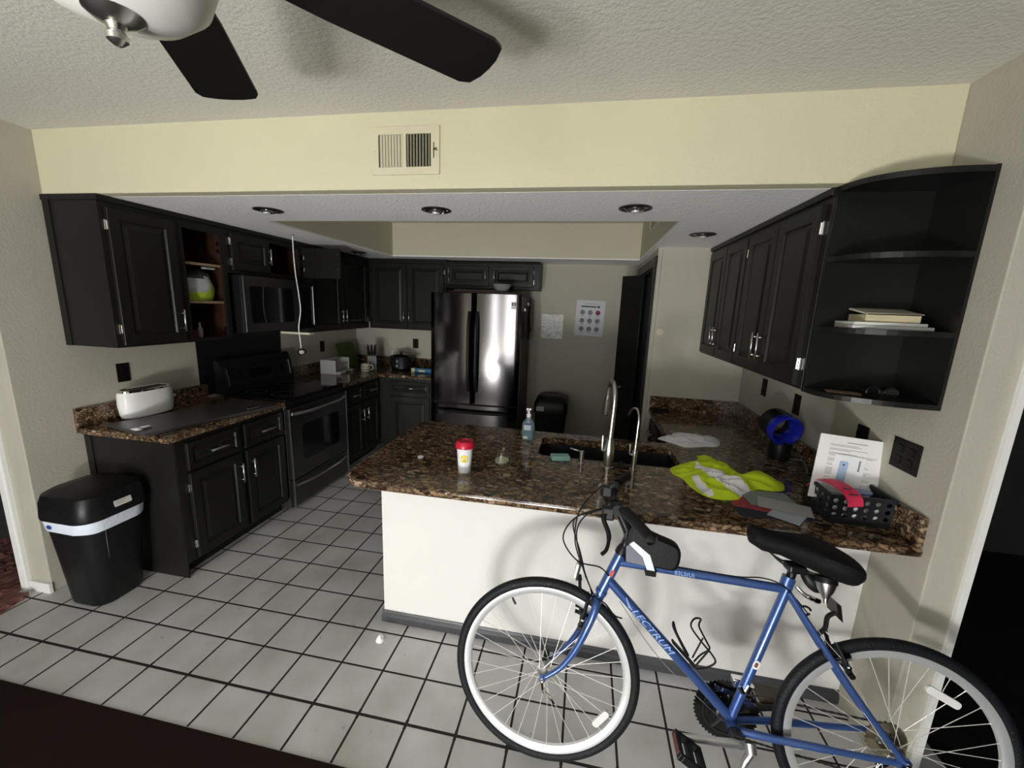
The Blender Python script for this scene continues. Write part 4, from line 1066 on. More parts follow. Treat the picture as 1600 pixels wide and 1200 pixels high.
cup_patch([(-0.0085, 0.058), (0.0085, 0.058), (0.0055, 0.042), (-0.0055, 0.042)], mat('pale_grey_print', (0.60, 0.62, 0.66), 0.5), 'printed_cup', 0.0009, r)
cup_patch([(-0.004, 0.056), (0.004, 0.056), (0.003, 0.043), (-0.003, 0.043)], PAPER, 'printed_cup_shine', 0.0012, r)
# small white cap
b = BM(); lathe(b, [(0.013, 0), (0.0145, 0.001), (0.0145, 0.008), (0.012, 0.009), (0.0105, 0.006), (0.0, 0.005)], at(-0.172, 0.055), seg=24, cap0=True); tag(obj('bottle_cap', b, WHITEP), 'tiny white round cap lying on the left of the peninsula', 'cap')
# glass jar with candle wax
r = thing('candle_jar', 'small clear glass jar with white wax between red-lidded cup and sponge', 'jar', at(0.262, 0.100))
cj = at(0.245, 0.100)
GLASS = mat('clear_glass', (0.95, 0.97, 0.95), 0.03, trans=1.0, ior=1.45)
b = BM(); lathe(b, [(0.032, 0), (0.038, 0.006), (0.039, 0.026), (0.036, 0.040), (0.031, 0.050), (0.031, 0.058), (0.033, 0.068), (0.0305, 0.068), (0.029, 0.052), (0.034, 0.039), (0.0365, 0.026), (0.0355, 0.007), (0.001, 0.005)], cj, seg=32, cap0=True); obj('glass', b, GLASS, r)
b = BM(); lathe(b, [(0.033, 0.007), (0.0355, 0.012), (0.0352, 0.020), (0.001, 0.021)], cj, seg=28, cap0=True); obj('wax', b, mat('cream_wax', (0.80, 0.78, 0.62), 0.5), r)
# soap pump bottle
r = thing('soap_bottle', 'clear pump soap bottle with blue liquid and labels left of the sink', 'soap bottle', at(0.327, 0.520))
cs = Vector(at(0.318, 0.520))
b = BM(); loft_rr(b, (cs.x, cs.y), [(cs.z, 0.068, 0.038, 0.014, 0, 0), (cs.z+0.005, 0.076, 0.044, 0.018, 0, 0), (cs.z+0.080, 0.076, 0.044, 0.018, 0, 0), (cs.z+0.105, 0.068, 0.040, 0.018, 0, 0), (cs.z+0.125, 0.032, 0.026, 0.012, 0, 0), (cs.z+0.138, 0.022, 0.022, 0.0105, 0, 0)])
obj('bottle', b, mat('pale_blue_clear_plastic', (0.62, 0.78, 0.86), 0.08, trans=0.75, ior=1.3), r)
b = BM(); loft_rr(b, (cs.x, cs.y), [(cs.z+0.004, 0.068, 0.036, 0.014, 0, 0), (cs.z+0.055, 0.068, 0.036, 0.014, 0, 0)]); obj('liquid', b, mat('blue_soap', (0.25, 0.48, 0.58), 0.1, trans=0.3), r)
b = BM(); box(b, cs.x-0.024, cs.x+0.018, cs.y-0.0240, cs.y-0.0225, cs.z+0.062, cs.z+0.092); obj('label_panel', b, mat('pale_label', (0.72, 0.84, 0.92), 0.5), r)
b = BM(); box(b, cs.x-0.026, cs.x+0.0, cs.y-0.0240, cs.y-0.0225, cs.z+0.008, cs.z+0.024); obj('label_panel', b, PAPER, r)
b = BM(); box(b, cs.x-0.020, cs.x+0.020, cs.y-0.0235, cs.y-0.0210, cs.z+0.094, cs.z+0.104); obj('purple_print', b, mat('purple_print', (0.18, 0.12, 0.40), 0.5), r)
b = BM(); lathe(b, [(0.013, 0.136), (0.014, 0.140), (0.014, 0.156), (0.008, 0.160), (0.005, 0.162), (0.005, 0.182)], cs, seg=18, cap0=True, cap1=True); box(b, cs.x-0.016, cs.x+0.014, cs.y-0.008, cs.y+0.008, cs.z+0.181, cs.z+0.191, bev=0.003); tube(b, [cs+Vector((0.0, -0.004, 0.186)), cs+Vector((-0.004, -0.028, 0.184)), cs+Vector((-0.005, -0.034, 0.178))], 0.004, 8)
obj('pump', b, mat('clear_white_plastic', (0.80, 0.80, 0.80), 0.2), r)
# sponge
b = BM(); Ms = Matrix.Translation((0.530, 0.232, CT+0.0005)) @ Matrix.Rotation(0.25, 4, 'Z'); box(b, -0.048, 0.048, -0.026, 0.026, 0, 0.026, Ms, bev=0.005)
tag(obj('sponge', b, mat('mint_sponge', (0.26, 0.47, 0.42), 0.9, bump=0.8, bscale=250)), 'mint green sponge lying on the counter in front of the sink', 'sponge')
# soap dispenser
r = thing('soap_dispenser', 'brushed metal built-in soap dispenser in front of the sink', 'soap dispenser', at(0.640, 0.212))
cd = Vector(at(0.640, 0.215))
b = BM(); lathe(b, [(0.017, 0), (0.017, 0.003), (0.0125, 0.005), (0.0125, 0.062), (0.010, 0.065)], cd, seg=24, cap0=True, cap1=True); obj('pump', b, CHROME, r)
b = BM(); tube(b, [cd+Vector((0, 0.0, 0.060)), cd+Vector((-0.062, 0.006, 0.072))], [0.005, 0.0035], 8); obj('spout', b, CHROME, r)
# main faucet
r = thing('kitchen_faucet', 'tall brushed nickel gooseneck pull-down faucet at the sink', 'faucet', at(0.772, 0.186))
cf = Vector(at(0.772, 0.190))
b = BM(); lathe(b, [(0.026, 0), (0.026, 0.006), (0.021, 0.008), (0.022, 0.02), (0.027, 0.055), (0.027, 0.085), (0.022, 0.125), (0.016, 0.150)], cf, seg=28, cap0=True, cap1=True); obj('body', b, CHROME, r)
b = BM(); pts = [cf+Vector((0, 0, 0.14)), cf+Vector((0.004, 0.002, 0.26)), cf+Vector((0.006, 0.006, 0.345)), cf+Vector((0.003, 0.035, 0.400)), cf+Vector((-0.008, 0.088, 0.424)), cf+Vector((-0.016, 0.130, 0.400)), cf+Vector((-0.018, 0.150, 0.345))]
pts = smooth_path(pts, 7); tube(b, pts, 0.0125, 14); obj('spout', b, CHROME, r)
e0 = pts[-1]; dv = (pts[-1]-pts[-3]).normalized()
b = BM(); tube(b, [e0, e0+dv*0.012, e0+dv*0.03, e0+dv*0.095, e0+dv*0.115], [0.0135, 0.0145, 0.016, 0.019, 0.0185], 18); sp = obj('spray_head', b, CHROME, r)
b = BM(); tube(b, [e0+dv*0.113, e0+dv*0.121], [0.015, 0.014], 16); box(b, -0.004, 0.004, -0.003, 0.0, 0.04, 0.065, axes_M(e0+Vector((0, -0.018, -0.09)), (1, 0, 0), (0, 1, 0), (0, 0, 1))); obj('spray_nozzle', b, BLACKP, sp)
b = BM(); tube(b, [cf+Vector((-0.018, -0.002, 0.085)), cf+Vector((-0.034, -0.004, 0.092)), cf+Vector((-0.036, -0.004, 0.165))], [0.010, 0.008, 0.005], 10); obj('lever', b, CHROME, r)
# filtered water faucet
r = thing('filter_faucet', 'slim brushed nickel water filter faucet right of the main faucet', 'faucet', at(0.898, 0.195))
cf = Vector(at(0.898, 0.200))
b = BM(); lathe(b, [(0.018, 0), (0.018, 0.004), (0.0125, 0.006), (0.0125, 0.098), (0.008, 0.102)], cf, seg=22, cap0=True, cap1=True); obj('body', b, CHROME, r)
b = BM(); tube(b, smooth_path([cf+Vector((0, 0, 0.10)), cf+Vector((0.003, 0.002, 0.20)), cf+Vector((0.004, 0.008, 0.262)), cf+Vector((-0.004, 0.045, 0.298)), cf+Vector((-0.020, 0.085, 0.290)), cf+Vector((-0.030, 0.108, 0.262))], 7), 0.006, 10); obj('spout', b, CHROME, r)
b = BM(); tube(b, [cf+Vector((-0.031, 0.109, 0.264)), cf+Vector((-0.034, 0.116, 0.248))], [0.007, 0.009], 10); obj('tip', b, BLACKP, r)
b = BM(); tube(b, [cf+Vector((-0.010, 0, 0.075)), cf+Vector((-0.024, 0, 0.080)), cf+Vector((-0.025, 0, 0.130))], [0.008, 0.006, 0.005], 8); obj('lever', b, CHROME, r)
# black stopper on the counter edge
b = BM(); lathe(b, [(0.038, 0), (0.040, 0.006), (0.028, 0.011), (0.012, 0.013), (0.010, 0.022), (0.001, 0.023)], at(0.838, 0.225), seg=24, cap0=True); tag(obj('sink_stopper', b, BLACKP), 'round black rubber sink stopper between the two faucets', 'stopper')
# folded white papers / towel
def crumple(name, label, cat, outline, z0, H, mats, seed=0, rings_n=9, freq=14, mfun=None, power=2.2, sub=4, hfun=None):
    pts = smooth_path([Vector((x, y, 0)) for x, y in outline], sub, closed=True)
    cx_ = sum(p.x for p in pts)/len(pts); cy_ = sum(p.y for p in pts)/len(pts)
    bm = BM(); n = len(pts); rows = []
    for k in range(rings_n+1):
        t_ = k/rings_n; row = []
        for p in pts:
            x = cx_+(p.x-cx_)*max(t_, 0.02); y = cy_+(p.y-cy_)*max(t_, 0.02)
            wx = noise.noise(Vector((x*freq*0.7, y*freq*0.7, seed+9)))*0.8; v = noise.noise(Vector((x*freq, y*freq, seed)))+0.75*(1-2.6*abs(noise.noise(Vector((x*freq*1.2+wx, y*freq*1.9-wx, seed+5)))))
            h = H*(1-t_**power)*(0.50+0.60*v)
            if hfun: h *= hfun(x, y)
            row.append(Vector((x, y, z0+0.002+max(0, h))))
        rows.append(row)
    rows.append([Vector((p.x, p.y, z0)) for p in rows[-1]])
    quad_faces(bm, rows, True, True, True)
    if mfun:
        for f in bm.faces:
            c = f.calc_center_median(); f.material_index = mfun(c.x, c.y)
    o = obj(name, bm, mats); tag(o, label, cat)
    return o
crumple('folded_towel', 'folded white paper towel lying behind the sink on the right', 'towel', [(1.105, 0.765), (1.17, 0.83), (1.21, 0.86), (1.235, 0.925), (1.36, 0.905), (1.47, 0.90), (1.490, 0.85), (1.445, 0.715), (1.36, 0.685), (1.245, 0.640), (1.18, 0.70)], CT+0.0005, 0.030, mat('white_towel', (0.80, 0.80, 0.82), 0.85, bump=0.3, bscale=60), 3, 22, 10, None, 4.0, 5)
# high-visibility shirt
LIME = mat('hi_vis_lime_fabric', (0.62, 0.80, 0.02), 0.75, bump=0.4, bscale=400)
REFL = mat('silver_reflective_tape', (0.88, 0.89, 0.91), 0.4)
BAND_A = [(1.215, 0.285), (1.235, 0.215), (1.285, 0.178), (1.345, 0.135), (1.405, 0.045), (1.33, -0.04), (1.305, 0.018), (1.268, 0.075), (1.215, 0.145), (1.19, 0.22)]
BAND_B = [(1.150, 0.115), (1.180, 0.135), (1.205, 0.024), (1.218, -0.025), (1.192, -0.045), (1.172, 0.001)]
def inside(poly, x, y):
    c = False
    for i in range(len(poly)):
        x1, y1 = poly[i-1]; x2, y2 = poly[i]
        if (y1 > y) != (y2 > y) and x < (x2-x1)*(y-y1)/(y2-y1)+x1: c = not c
    return c
def stripe(x, y): return 1 if inside(BAND_A, x, y) or inside(BAND_B, x, y) else 0
crumple('work_shirt', 'crumpled lime high-visibility shirt with silver bands on the peninsula', 'shirt',
        [(1.088, 0.262), (1.155, 0.340), (1.255, 0.430), (1.275, 0.505), (1.325, 0.485), (1.385, 0.385), (1.425, 0.280), (1.480, 0.262), (1.545, 0.258), (1.585, 0.22), (1.565, 0.143), (1.525, 0.108), (1.475, 0.104), (1.43, 0.100), (1.378, 0.043), (1.34, 0.005), (1.30, -0.042), (1.23, -0.052), (1.175, -0.03), (1.137, 0.045), (1.118, 0.140), (1.085, 0.19)],
        CT+0.0005, 0.050, [LIME, REFL], 1, 30, 9, stripe, 3.0, 6)
# loose papers and flyers
PAPS = [((1.41, -0.10), 0.12, 0.30, 0.15, mat('dark_flyer', (0.03, 0.035, 0.05), 0.35), 'dark glossy flyer at the bottom of the paper pile beside the basket', 0.0),
        ((1.405, -0.055), -0.25, 0.25, 0.15, mat('red_edged_flyer', (0.35, 0.05, 0.06), 0.4), 'red flyer in the paper pile beside the basket', 0.0),
        ((1.47, -0.12), 0.9, 0.17, 0.11, mat('blue_white_leaflet', (0.45, 0.50, 0.58), 0.5), 'pale blue leaflet at the right of the paper pile', 0.0),
        ((1.44, 0.00), 0.05, 0.20, 0.15, mat('grey_green_envelope', (0.24, 0.28, 0.26), 0.5), 'grey-green envelope in the paper pile nearest the lime shirt', 0.0),
        ((1.475, -0.065), -0.32, 0.19, 0.11, mat('grey_window_envelope', (0.42, 0.43, 0.43), 0.5), 'light grey envelope on top of the paper pile', 0.0)]
zz = CT+0.0006
for (c, rot, w_, h_, m_, lab, _) in PAPS:
    b = BM(); Mq = Matrix.Translation((c[0], c[1], zz)) @ Matrix.Rotation(rot, 4, 'Z')
    box(b, -w_/2, w_/2, -h_/2, h_/2, 0, 0.0012, Mq)
    tag(obj('paper_sheet', b, m_), lab, 'paper'); zz += 0.0015
# black plastic basket with round holes
r = thing('storage_basket', 'black plastic basket with round holes at the counter end', 'basket', at(1.695, -0.03))
BKT = mat('black_basket_plastic', (0.013, 0.0145, 0.018), 0.45, spec=0.3)
bx0, bx1, by0, by1, bz1 = 1.590, 1.800, -0.150, 0.045, 1.020
def holed_panel(bm, M, W0, W1, H0, H1, nx, nz, rad, t=0.003, seg=12):
    """rectangular wall with a grid of round holes; W0/W1 half widths at the bottom and top"""
    cw = 1.0/nx; ch = 1.0/nz
    def P(u, v, n): return M @ Vector(((u-0.5)*2*(W0+(W1-W0)*v), H0+(H1-H0)*v, n))
    Hs = (H1-H0); Ws = W0+W1
    for i in range(nx):
        for j in range(nz):
            uc, vc = (i+0.5)*cw, (j+0.5)*ch
            inner = []; outer_ = []
            for k in range(seg):
                a = 2*PI*(k+0.5)/seg
                inner.append((uc+rad/Ws*math.cos(a), vc+rad/Hs*math.sin(a)))
                ca, sa = math.cos(a), math.sin(a); mxx = max(abs(ca), abs(sa))
                outer_.append((uc+cw/2*ca/mxx, vc+ch/2*sa/mxx))
            for n0, flip in ((0, 0), (t, 1)):
                vi = [bm.verts.new(P(u, v, n0)) for u, v in inner]; vo_ = [bm.verts.new(P(u, v, n0)) for u, v in outer_]
                for k in range(seg):
                    q_ = (vi[k], vi[(k+1) % seg], vo_[(k+1) % seg], vo_[k])
                    bm.faces.new(q_ if flip else tuple(reversed(q_)))
            v1 = [bm.verts.new(P(u, v, 0)) for u, v in inner]; v2 = [bm.verts.new(P(u, v, t)) for u, v in inner]
            for k in range(seg): bm.faces.new((v1[k], v1[(k+1) % seg], v2[(k+1) % seg], v2[k]))
b = BM()
hw, hd = (bx1-bx0)/2, (by1-by0)/2; cxm, cym = (bx0+bx1)/2, (by0+by1)/2
for (o_, u_, n_, W_, nx) in (((cxm, by0, 0), (1, 0, 0), (0, -1, 0), hw, 6), ((cxm, by1, 0), (-1, 0, 0), (0, 1, 0), hw, 6), ((bx0, cym, 0), (0, -1, 0), (-1, 0, 0), hd, 5), ((bx1, cym, 0), (0, 1, 0), (1, 0, 0), hd, 5)):
    holed_panel(b, axes_M(o_, u_, (0, 0, 1), n_), W_, W_+0.003, CT+0.022, bz1-0.012, nx, 3, 0.0095)
box(b, bx0, bx1, by0, by1, CT+0.001, CT+0.022)
obj('tub', b, BKT, r)
b = BM()
for a in ((bx0-0.010, bx1+0.010, by0-0.010, by0+0.001), (bx0-0.010, bx1+0.010, by1-0.001, by1+0.010), (bx0-0.010, bx0+0.001, by0, by1), (bx1-0.001, bx1+0.010, by0, by1)): box(b, *a, bz1-0.014, bz1, bev=0.002)
obj('rim', b, BKT, r)
# papers standing in the basket
r = thing('document', 'large white printed document standing in the black basket', 'paper', (1.68, 0.02, CT+0.03))
Mdoc = axes_M((1.690, -0.030, CT+0.045), Vector((0.985, 0.12, -0.10)).normalized(), Vector((0.095, 0.14, 0.98)).normalized(), Vector((0.985, 0.12, -0.10)).normalized().cross(Vector((0.095, 0.14, 0.98)).normalized()).normalized())
b = BM(); box(b, -0.130, 0.135, 0, 0.265, 0, 0.003, Mdoc); obj('sheet', b, PAPER, r)
random.seed(3)
b = BM(); y = 0.238
box(b, -0.02, 0.06, 0.240, 0.2425, 0.003, 0.0035, Mdoc)
while y > 0.03:
    x0 = -0.085; x1 = random.uniform(0.0, 0.11)
    if random.random() < 0.25: y -= 0.007
    box(b, x0, x1, y-0.010, y-0.0085, 0.003, 0.0035, Mdoc); y -= 0.0052
obj('printed_lines', b, mat('light_print', (0.22, 0.22, 0.24), 0.8), r)
r = thing('leaflet', 'small white instruction leaflet in front of the document in the basket', 'leaflet', (1.68, -0.03, CT+0.05))
Ml = Mdoc @ Matrix.Translation((-0.005, 0.075, 0.006)) @ Matrix.Rotation(-0.03, 4, 'Z')
b = BM(); box(b, -0.058, 0.066, -0.02, 0.115, 0, 0.002, Ml); obj('sheet', b, mat('bright_leaflet', (0.88, 0.89, 0.92), 0.7), r)
b = BM(); prism(b, [(p[0]-0.018, p[1]+0.040) for p in rrect(0.036, 0.10, 0.008)], 0.002, 0.0025, Ml); pr = obj('printed_remote', b, mat('pale_blue_print', (0.42, 0.52, 0.72), 0.7), r)
b = BM(); lathe(b, [(0.004, 0), (0.004, 0.0006)], Ml @ Vector((-0.018, 0.075, 0.0025)), Ml.to_3x3() @ Vector((0, 0, 1)), 12, cap1=True); obj('printed_button', b, INK, pr)
b = BM()
for k in range(6): box(b, 0.040, 0.047, 0.100-0.0075*k-0.005, 0.100-0.0075*k, 0.002, 0.0025, Ml)
obj('printed_word', b, INK, r)
# red tag draped over the basket rim
b = BM(); rows = []
pts = smooth_path([(1.604, 0.01, 0.985), (1.612, -0.035, 1.030), (1.632, -0.090, 1.040), (1.650, -0.140, 1.030), (1.658, -0.168, 1.010), (1.662, -0.172, 0.985)], 4)
for p in pts: rows.append([p+Vector((-0.028, -0.004, -0.004)), p+Vector((0.028, 0.004, 0.002)), p+Vector((0.028, 0.004, 0.0045)), p+Vector((-0.028, -0.004, -0.0015))])
quad_faces(b, rows); r = thing('tag', 'bright red tag draped over the rim of the black basket', 'tag', (1.64, -0.09, 1.0)); obj('band', b, mat('bright_red_tag', (0.68, 0.03, 0.09), 0.6), r)
b = BM(); p = pts[11]; box(b, p.x-0.012, p.x+0.018, p.y-0.004, p.y+0.004, p.z+0.0035, p.z+0.0055); p = pts[14]; box(b, p.x-0.012, p.x+0.016, p.y-0.004, p.y+0.004, p.z+0.003, p.z+0.006); obj('black_print', b, INK, r)
b = BM(); lathe(b, [(0.036, 0), (0.038, 0.004), (0.037, 0.010), (0.001, 0.012)], (1.725, -0.085, 1.006), seg=28, cap0=True, sx=1.0, sy=0.7); tag(obj('blue_lid', b, mat('dusty_blue_plastic', (0.13, 0.18, 0.36), 0.45)), 'dusty blue oval lid lying on top of the basket contents', 'lid')
random.seed(5)
for i, (x, y, c, lab) in enumerate(((1.63, -0.10, (0.75, 0.75, 0.76), 'white packet at the left front inside the black basket'), (1.69, -0.11, (0.8, 0.8, 0.8), 'white box in the middle inside the black basket'), (1.755, -0.11, (0.55, 0.53, 0.50), 'beige box at the right front inside the black basket'))):
    b = BM(); box(b, x-0.024, x+0.024, y-0.030, y+0.035, CT+0.0235, CT+0.088, bev=0.003); tag(obj('small_box', b, mat('packet_%s' % ('abc'[i]), c, 0.5, var=0.3, vscale=60)), lab, 'box')
# black cylinder with blue ring (air purifier / speaker) and its cable
r = thing('desk_fan', 'black round desk fan with deep blue ring by the right wall', 'fan', (1.735, 0.585, CT))
fx, fy = 1.725, 0.600
b = BM(); lathe(b, [(0.052, 0), (0.055, 0.01), (0.055, 0.085), (0.048, 0.10), (0.040, 0.105)], (fx, fy, CT+0.001), seg=32, cap0=True, cap1=True); obj('base', b, BLACKP, r)
axd = Vector((0.12, -0.93, -0.16)).normalized(); fc = Vector((fx-0.01, fy-0.01, CT+0.178))
b = BM(); lathe(b, [(0.070, -0.095), (0.080, -0.09), (0.084, 0.0), (0.083, 0.030), (0.078, 0.035), (0.068, 0.02), (0.066, -0.09), (0.070, -0.095)], fc, axd, 40); obj('drum', b, BLACKP, r)
b = BM(); lathe(b, [(0.074, 0.052), (0.083, 0.050), (0.087, 0.030), (0.085, 0.005), (0.070, -0.03), (0.052, -0.03), (0.050, -0.02), (0.058, 0.030), (0.074, 0.052)], fc, axd, 40); obj('blue_ring', b, mat('deep_blue_plastic', (0.012, 0.018, 0.34), 0.2), r)
b = BM(); tube(b, smooth_path([(1.775, 0.58, CT+0.006), (1.800, 0.50, CT+0.03), (1.788, 0.42, CT+0.006), (1.77, 0.38, CT+0.006), (1.80, 0.345, CT+0.006)], 6), 0.004, 8); tag(obj('power_cable', b, mat('grey_cable', (0.20, 0.20, 0.20), 0.4)), 'short grey cable curling on the counter beside the desk fan', 'cable')
# dark remote on the right counter end
b = BM(); box(b, 1.19, 1.31, 1.50, 1.54, CT+0.001, CT+0.020, bev=0.005); tag(obj('black_case', b, BLACKM), 'small black case at the far left end of the right counter', 'case')
# litter on the floor
crumple('paper_scrap', 'tiny white crumpled paper scrap on the tile floor in front of the peninsula', 'litter', [(-0.312, -0.195), (-0.285, -0.20), (-0.275, -0.175), (-0.295, -0.155), (-0.315, -0.165)], 0.0005, 0.030, PAPER, 9, 4, 40)

# ------------------------------------------------------------------ things on the curved shelf
zs = 1.628+0.0195
b = BM(); Mq = Matrix.Translation((1.690, -0.055, zs)) @ Matrix.Rotation(-0.10, 4, 'Z'); box(b, -0.125, 0.115, -0.085, 0.055, 0, 0.012, Mq, bev=0.002); tag(obj('notepad', b, mat('grey_white_pad', (0.50, 0.50, 0.49), 0.7)), 'lowest grey-white pad of the paper stack on the curved shelf', 'pad')
b = BM(); Mq = Matrix.Translation((1.685, -0.050, zs+0.0125)) @ Matrix.Rotation(-0.06, 4, 'Z'); box(b, -0.118, 0.105, -0.08, 0.055, 0, 0.011, Mq, bev=0.002); tag(obj('notepad', b, mat('white_pad', (0.62, 0.63, 0.60), 0.7)), 'white pad second from bottom in the stack on the curved shelf', 'pad')
b = BM(); Mq = Matrix.Translation((1.690, -0.045, zs+0.024)) @ Matrix.Rotation(-0.08, 4, 'Z'); box(b, -0.08, 0.085, -0.07, 0.05, 0, 0.026, Mq, bev=0.001); tag(obj('paperback', b, mat('cream_book_pages', (0.50, 0.44, 0.28), 0.8)), 'thick cream paperback on the stack on the curved shelf', 'book')
b = BM(); Mq = Matrix.Translation((1.690, -0.045, zs+0.0505)) @ Matrix.Rotation(-0.02, 4, 'Z') @ Matrix.Rotation(0.16, 4, 'X'); box(b, -0.075, 0.10, -0.055, 0.06, 0.012, 0.014, Mq); box(b, -0.078, -0.075, -0.055, 0.06, 0.008, 0.014, Mq)
tag(obj('envelope', b, mat('cream_envelope', (0.58, 0.55, 0.44), 0.7)), 'cream envelope curling up on top of the shelf stack', 'envelope')
zs = CB+0.004+0.0195
r = thing('glasses', 'pair of dark glasses on the lowest curved shelf', 'glasses', (1.70, -0.09, zs))
b = BM()
for s in (-1, 1): tube(b, [Vector((1.70+s*0.030+0.022*math.cos(a), -0.12, zs+0.020+0.016*math.sin(a))) for a in [2*PI*k/16 for k in range(17)]], 0.0025, 6)
tube(b, [(1.691, -0.12, zs+0.024), (1.709, -0.12, zs+0.024)], 0.0025, 6); obj('frame', b, BLACKP, r)
for s in (-1, 1):
    b = BM(); tube(b, [(1.70+s*0.052, -0.12, zs+0.026), (1.70+s*0.054, -0.03, zs+0.022), (1.70+s*0.05, 0.0, zs+0.006)], 0.0025, 6); obj('temple', b, BLACKP, r)
for s in (-1, 1):
    b = BM(); lathe(b, [(0.020, 0), (0.020, 0.001)], (1.70+s*0.030, -0.12, zs+0.020), (0, -1, 0), 16, cap0=True, cap1=True); obj('lens', b, BLACKG, r)
b = BM(); Mq = Matrix.Translation((1.60, -0.055, zs+0.0005)) @ Matrix.Rotation(-0.35, 4, 'Z'); box(b, -0.045, 0.06, -0.03, 0.03, 0, 0.002, Mq); tag(obj('receipt', b, mat('brown_paper', (0.22, 0.15, 0.09), 0.8)), 'crumpled brown receipt on the lowest curved shelf', 'paper')
b = BM(); box(b, 1.725, 1.765, -0.10, -0.06, zs+0.0005, zs+0.018, bev=0.004); tag(obj('small_gadget', b, CHROME), 'small shiny metal gadget right of the glasses on the lowest shelf', 'gadget')

# ------------------------------------------------------------------ kitchen trash can (front left)
r = thing('trash_can', 'large black trash can with white bag edge at the left wall', 'trash can', (-1.95, -0.20, 0))
tcx, tcy = -1.958, -0.195
b = BM(); loft_rr(b, (tcx, tcy), [(0.0, 0.235, 0.235, 0.07, 0, 0), (0.012, 0.25, 0.25, 0.075, 0, 0), (0.30, 0.295, 0.285, 0.08, 0, 0), (0.51, 0.325, 0.315, 0.085, 0, 0)], 8); obj('bin', b, BLACKP, r)
b = BM(); cyl(b, (tcx+0.118, tcy-0.055, 0.02), (tcx+0.165, tcy-0.075, 0.50), 0.0025, seg=6); obj('seam', b, mat('grey_seam', (0.06, 0.06, 0.06), 0.4), r)
b = BM(); rings_ = []
for k, (z, w_, d_) in enumerate(((0.446, 0.324, 0.314), (0.455, 0.330, 0.321), (0.50, 0.338, 0.329), (0.515, 0.340, 0.331))):
    pts2 = rrect(w_, d_, 0.09, 8)
    rings_.append([Vector((tcx+x, tcy+y, z+0.006*noise.noise(Vector((x*12, y*12, k*0.2))))) for x, y in pts2])
quad_faces(b, rings_, True, False, False); obj('bag_edge', b, mat('white_bin_bag', (0.74, 0.80, 0.90), 0.4, bump=0.6, bscale=60), r)
b = BM(); lathe(b, [(0.017, 0), (0.017, 0.002)], (tcx-0.065, tcy-0.163, 0.478), (0, -1, 0), 16, cap0=True, cap1=True, sy=0.7); obj('blue_tie', b, mat('blue_tie', (0.03, 0.05, 0.30), 0.5), r)
b = BM(); loft_rr(b, (tcx, tcy), [(0.512, 0.352, 0.342, 0.09, 0, 0), (0.525, 0.355, 0.345, 0.09, 0, 0), (0.60, 0.343, 0.330, 0.08, 0, 0.001), (0.637, 0.328, 0.313, 0.08, 0, 0.004), (0.654, 0.28, 0.262, 0.08, -0.003, 0.006), (0.658, 0.16, 0.14, 0.06, -0.01, 0.02)], 8); ld = obj('lid', b, BLACKP, r)
b = BM(); Mq = axes_M((tcx+0.1735, tcy+0.015, 0.575), (0, 1, 0), Vector((-0.22, 0, 0.975)).normalized(), Vector((0.975, 0, 0.22)).normalized())
prism(b, rrect(0.085, 0.045, 0.006, 4), 0.0, 0.0015, Mq); st = obj('sticker', b, mat('cream_sticker', (0.66, 0.63, 0.60), 0.5), ld)
b = BM()
for k in range(3): box(b, -0.036, 0.030-0.01*k, 0.010-0.009*k, 0.0115-0.009*k, 0.0015, 0.002, Mq)
obj('sticker_print', b, GREY, st)
b = BM(); tube(b, [(tcx+0.112, tcy-0.148, 0.63), (tcx+0.118, tcy-0.156, 0.60), (tcx+0.120, tcy-0.160, 0.53)], 0.003, 6); obj('lid_seam', b, BLACKM, ld)

# ------------------------------------------------------------------ hall left: rug and dark things
RUG = mat('dusty_pink_rug_pile', (0.20, 0.085, 0.075), 0.95, var=0.75, vscale=11, bump=1.0, bscale=45)
b = BM(); random.seed(11)
def rug_z(x, y): return 0.012+0.016*abs(noise.noise(Vector((x*18, y*18, 0))))+0.01*noise.noise(Vector((x*45, y*45, 1)))
nx, ny = 70, 56; x0, x1, y0, y1 = -3.15, -2.245, -0.62, 0.10
G = [[b.verts.new((x0+(x1-x0)*i/nx+0.02*noise.noise(Vector((0, j*0.4, 4))), y0+(y1-y0)*j/ny-0.22*(1-i/nx)*0+ (0.03*noise.noise(Vector((i*0.3, 0, 7)))), max(0.003, rug_z(i*0.0129, j*0.0129)))) for i in range(nx+1)] for j in range(ny+1)]
keep = []
for j in range(ny):
    for i in range(nx):
        cxp = x0+(x1-x0)*(i+.5)/nx; cyp = y0+(y1-y0)*(j+.5)/ny
        if cxp > -2.425 and cyp > -0.325: continue
        if cxp-cyp*0.0 > -2.33+(-0.30-cyp)*0.25 : continue
        f = b.faces.new((G[j][i], G[j][i+1], G[j+1][i+1], G[j+1][i])); f.smooth = True
ext = bmesh.ops.extrude_face_region(b, geom=list(b.faces))
for v in [v for v in ext['geom'] if isinstance(v, bmesh.types.BMVert)]: v.co.z = 0.0012
bmesh.ops.delete(b, geom=[v for v in b.verts if not v.link_faces], context='VERTS')
tag(obj('shaggy_rug', b, RUG), 'reddish brown shaggy rug in the left doorway', 'rug')
r = thing('media_cabinet', 'black cabinet in the dim room beyond the left doorway', 'cabinet', (-3.9, 0.9, 0))
b = BM(); box(b, -4.3, -2.75, 0.75, 1.25, 0.06, 0.70, bev=0.01); obj('body', b, BLACKM, r)
b = BM()
for x in (-4.25, -2.85): box(b, x, x+0.05, 0.78, 0.83, 0, 0.06)
obj('feet', b, BLACKM, r)
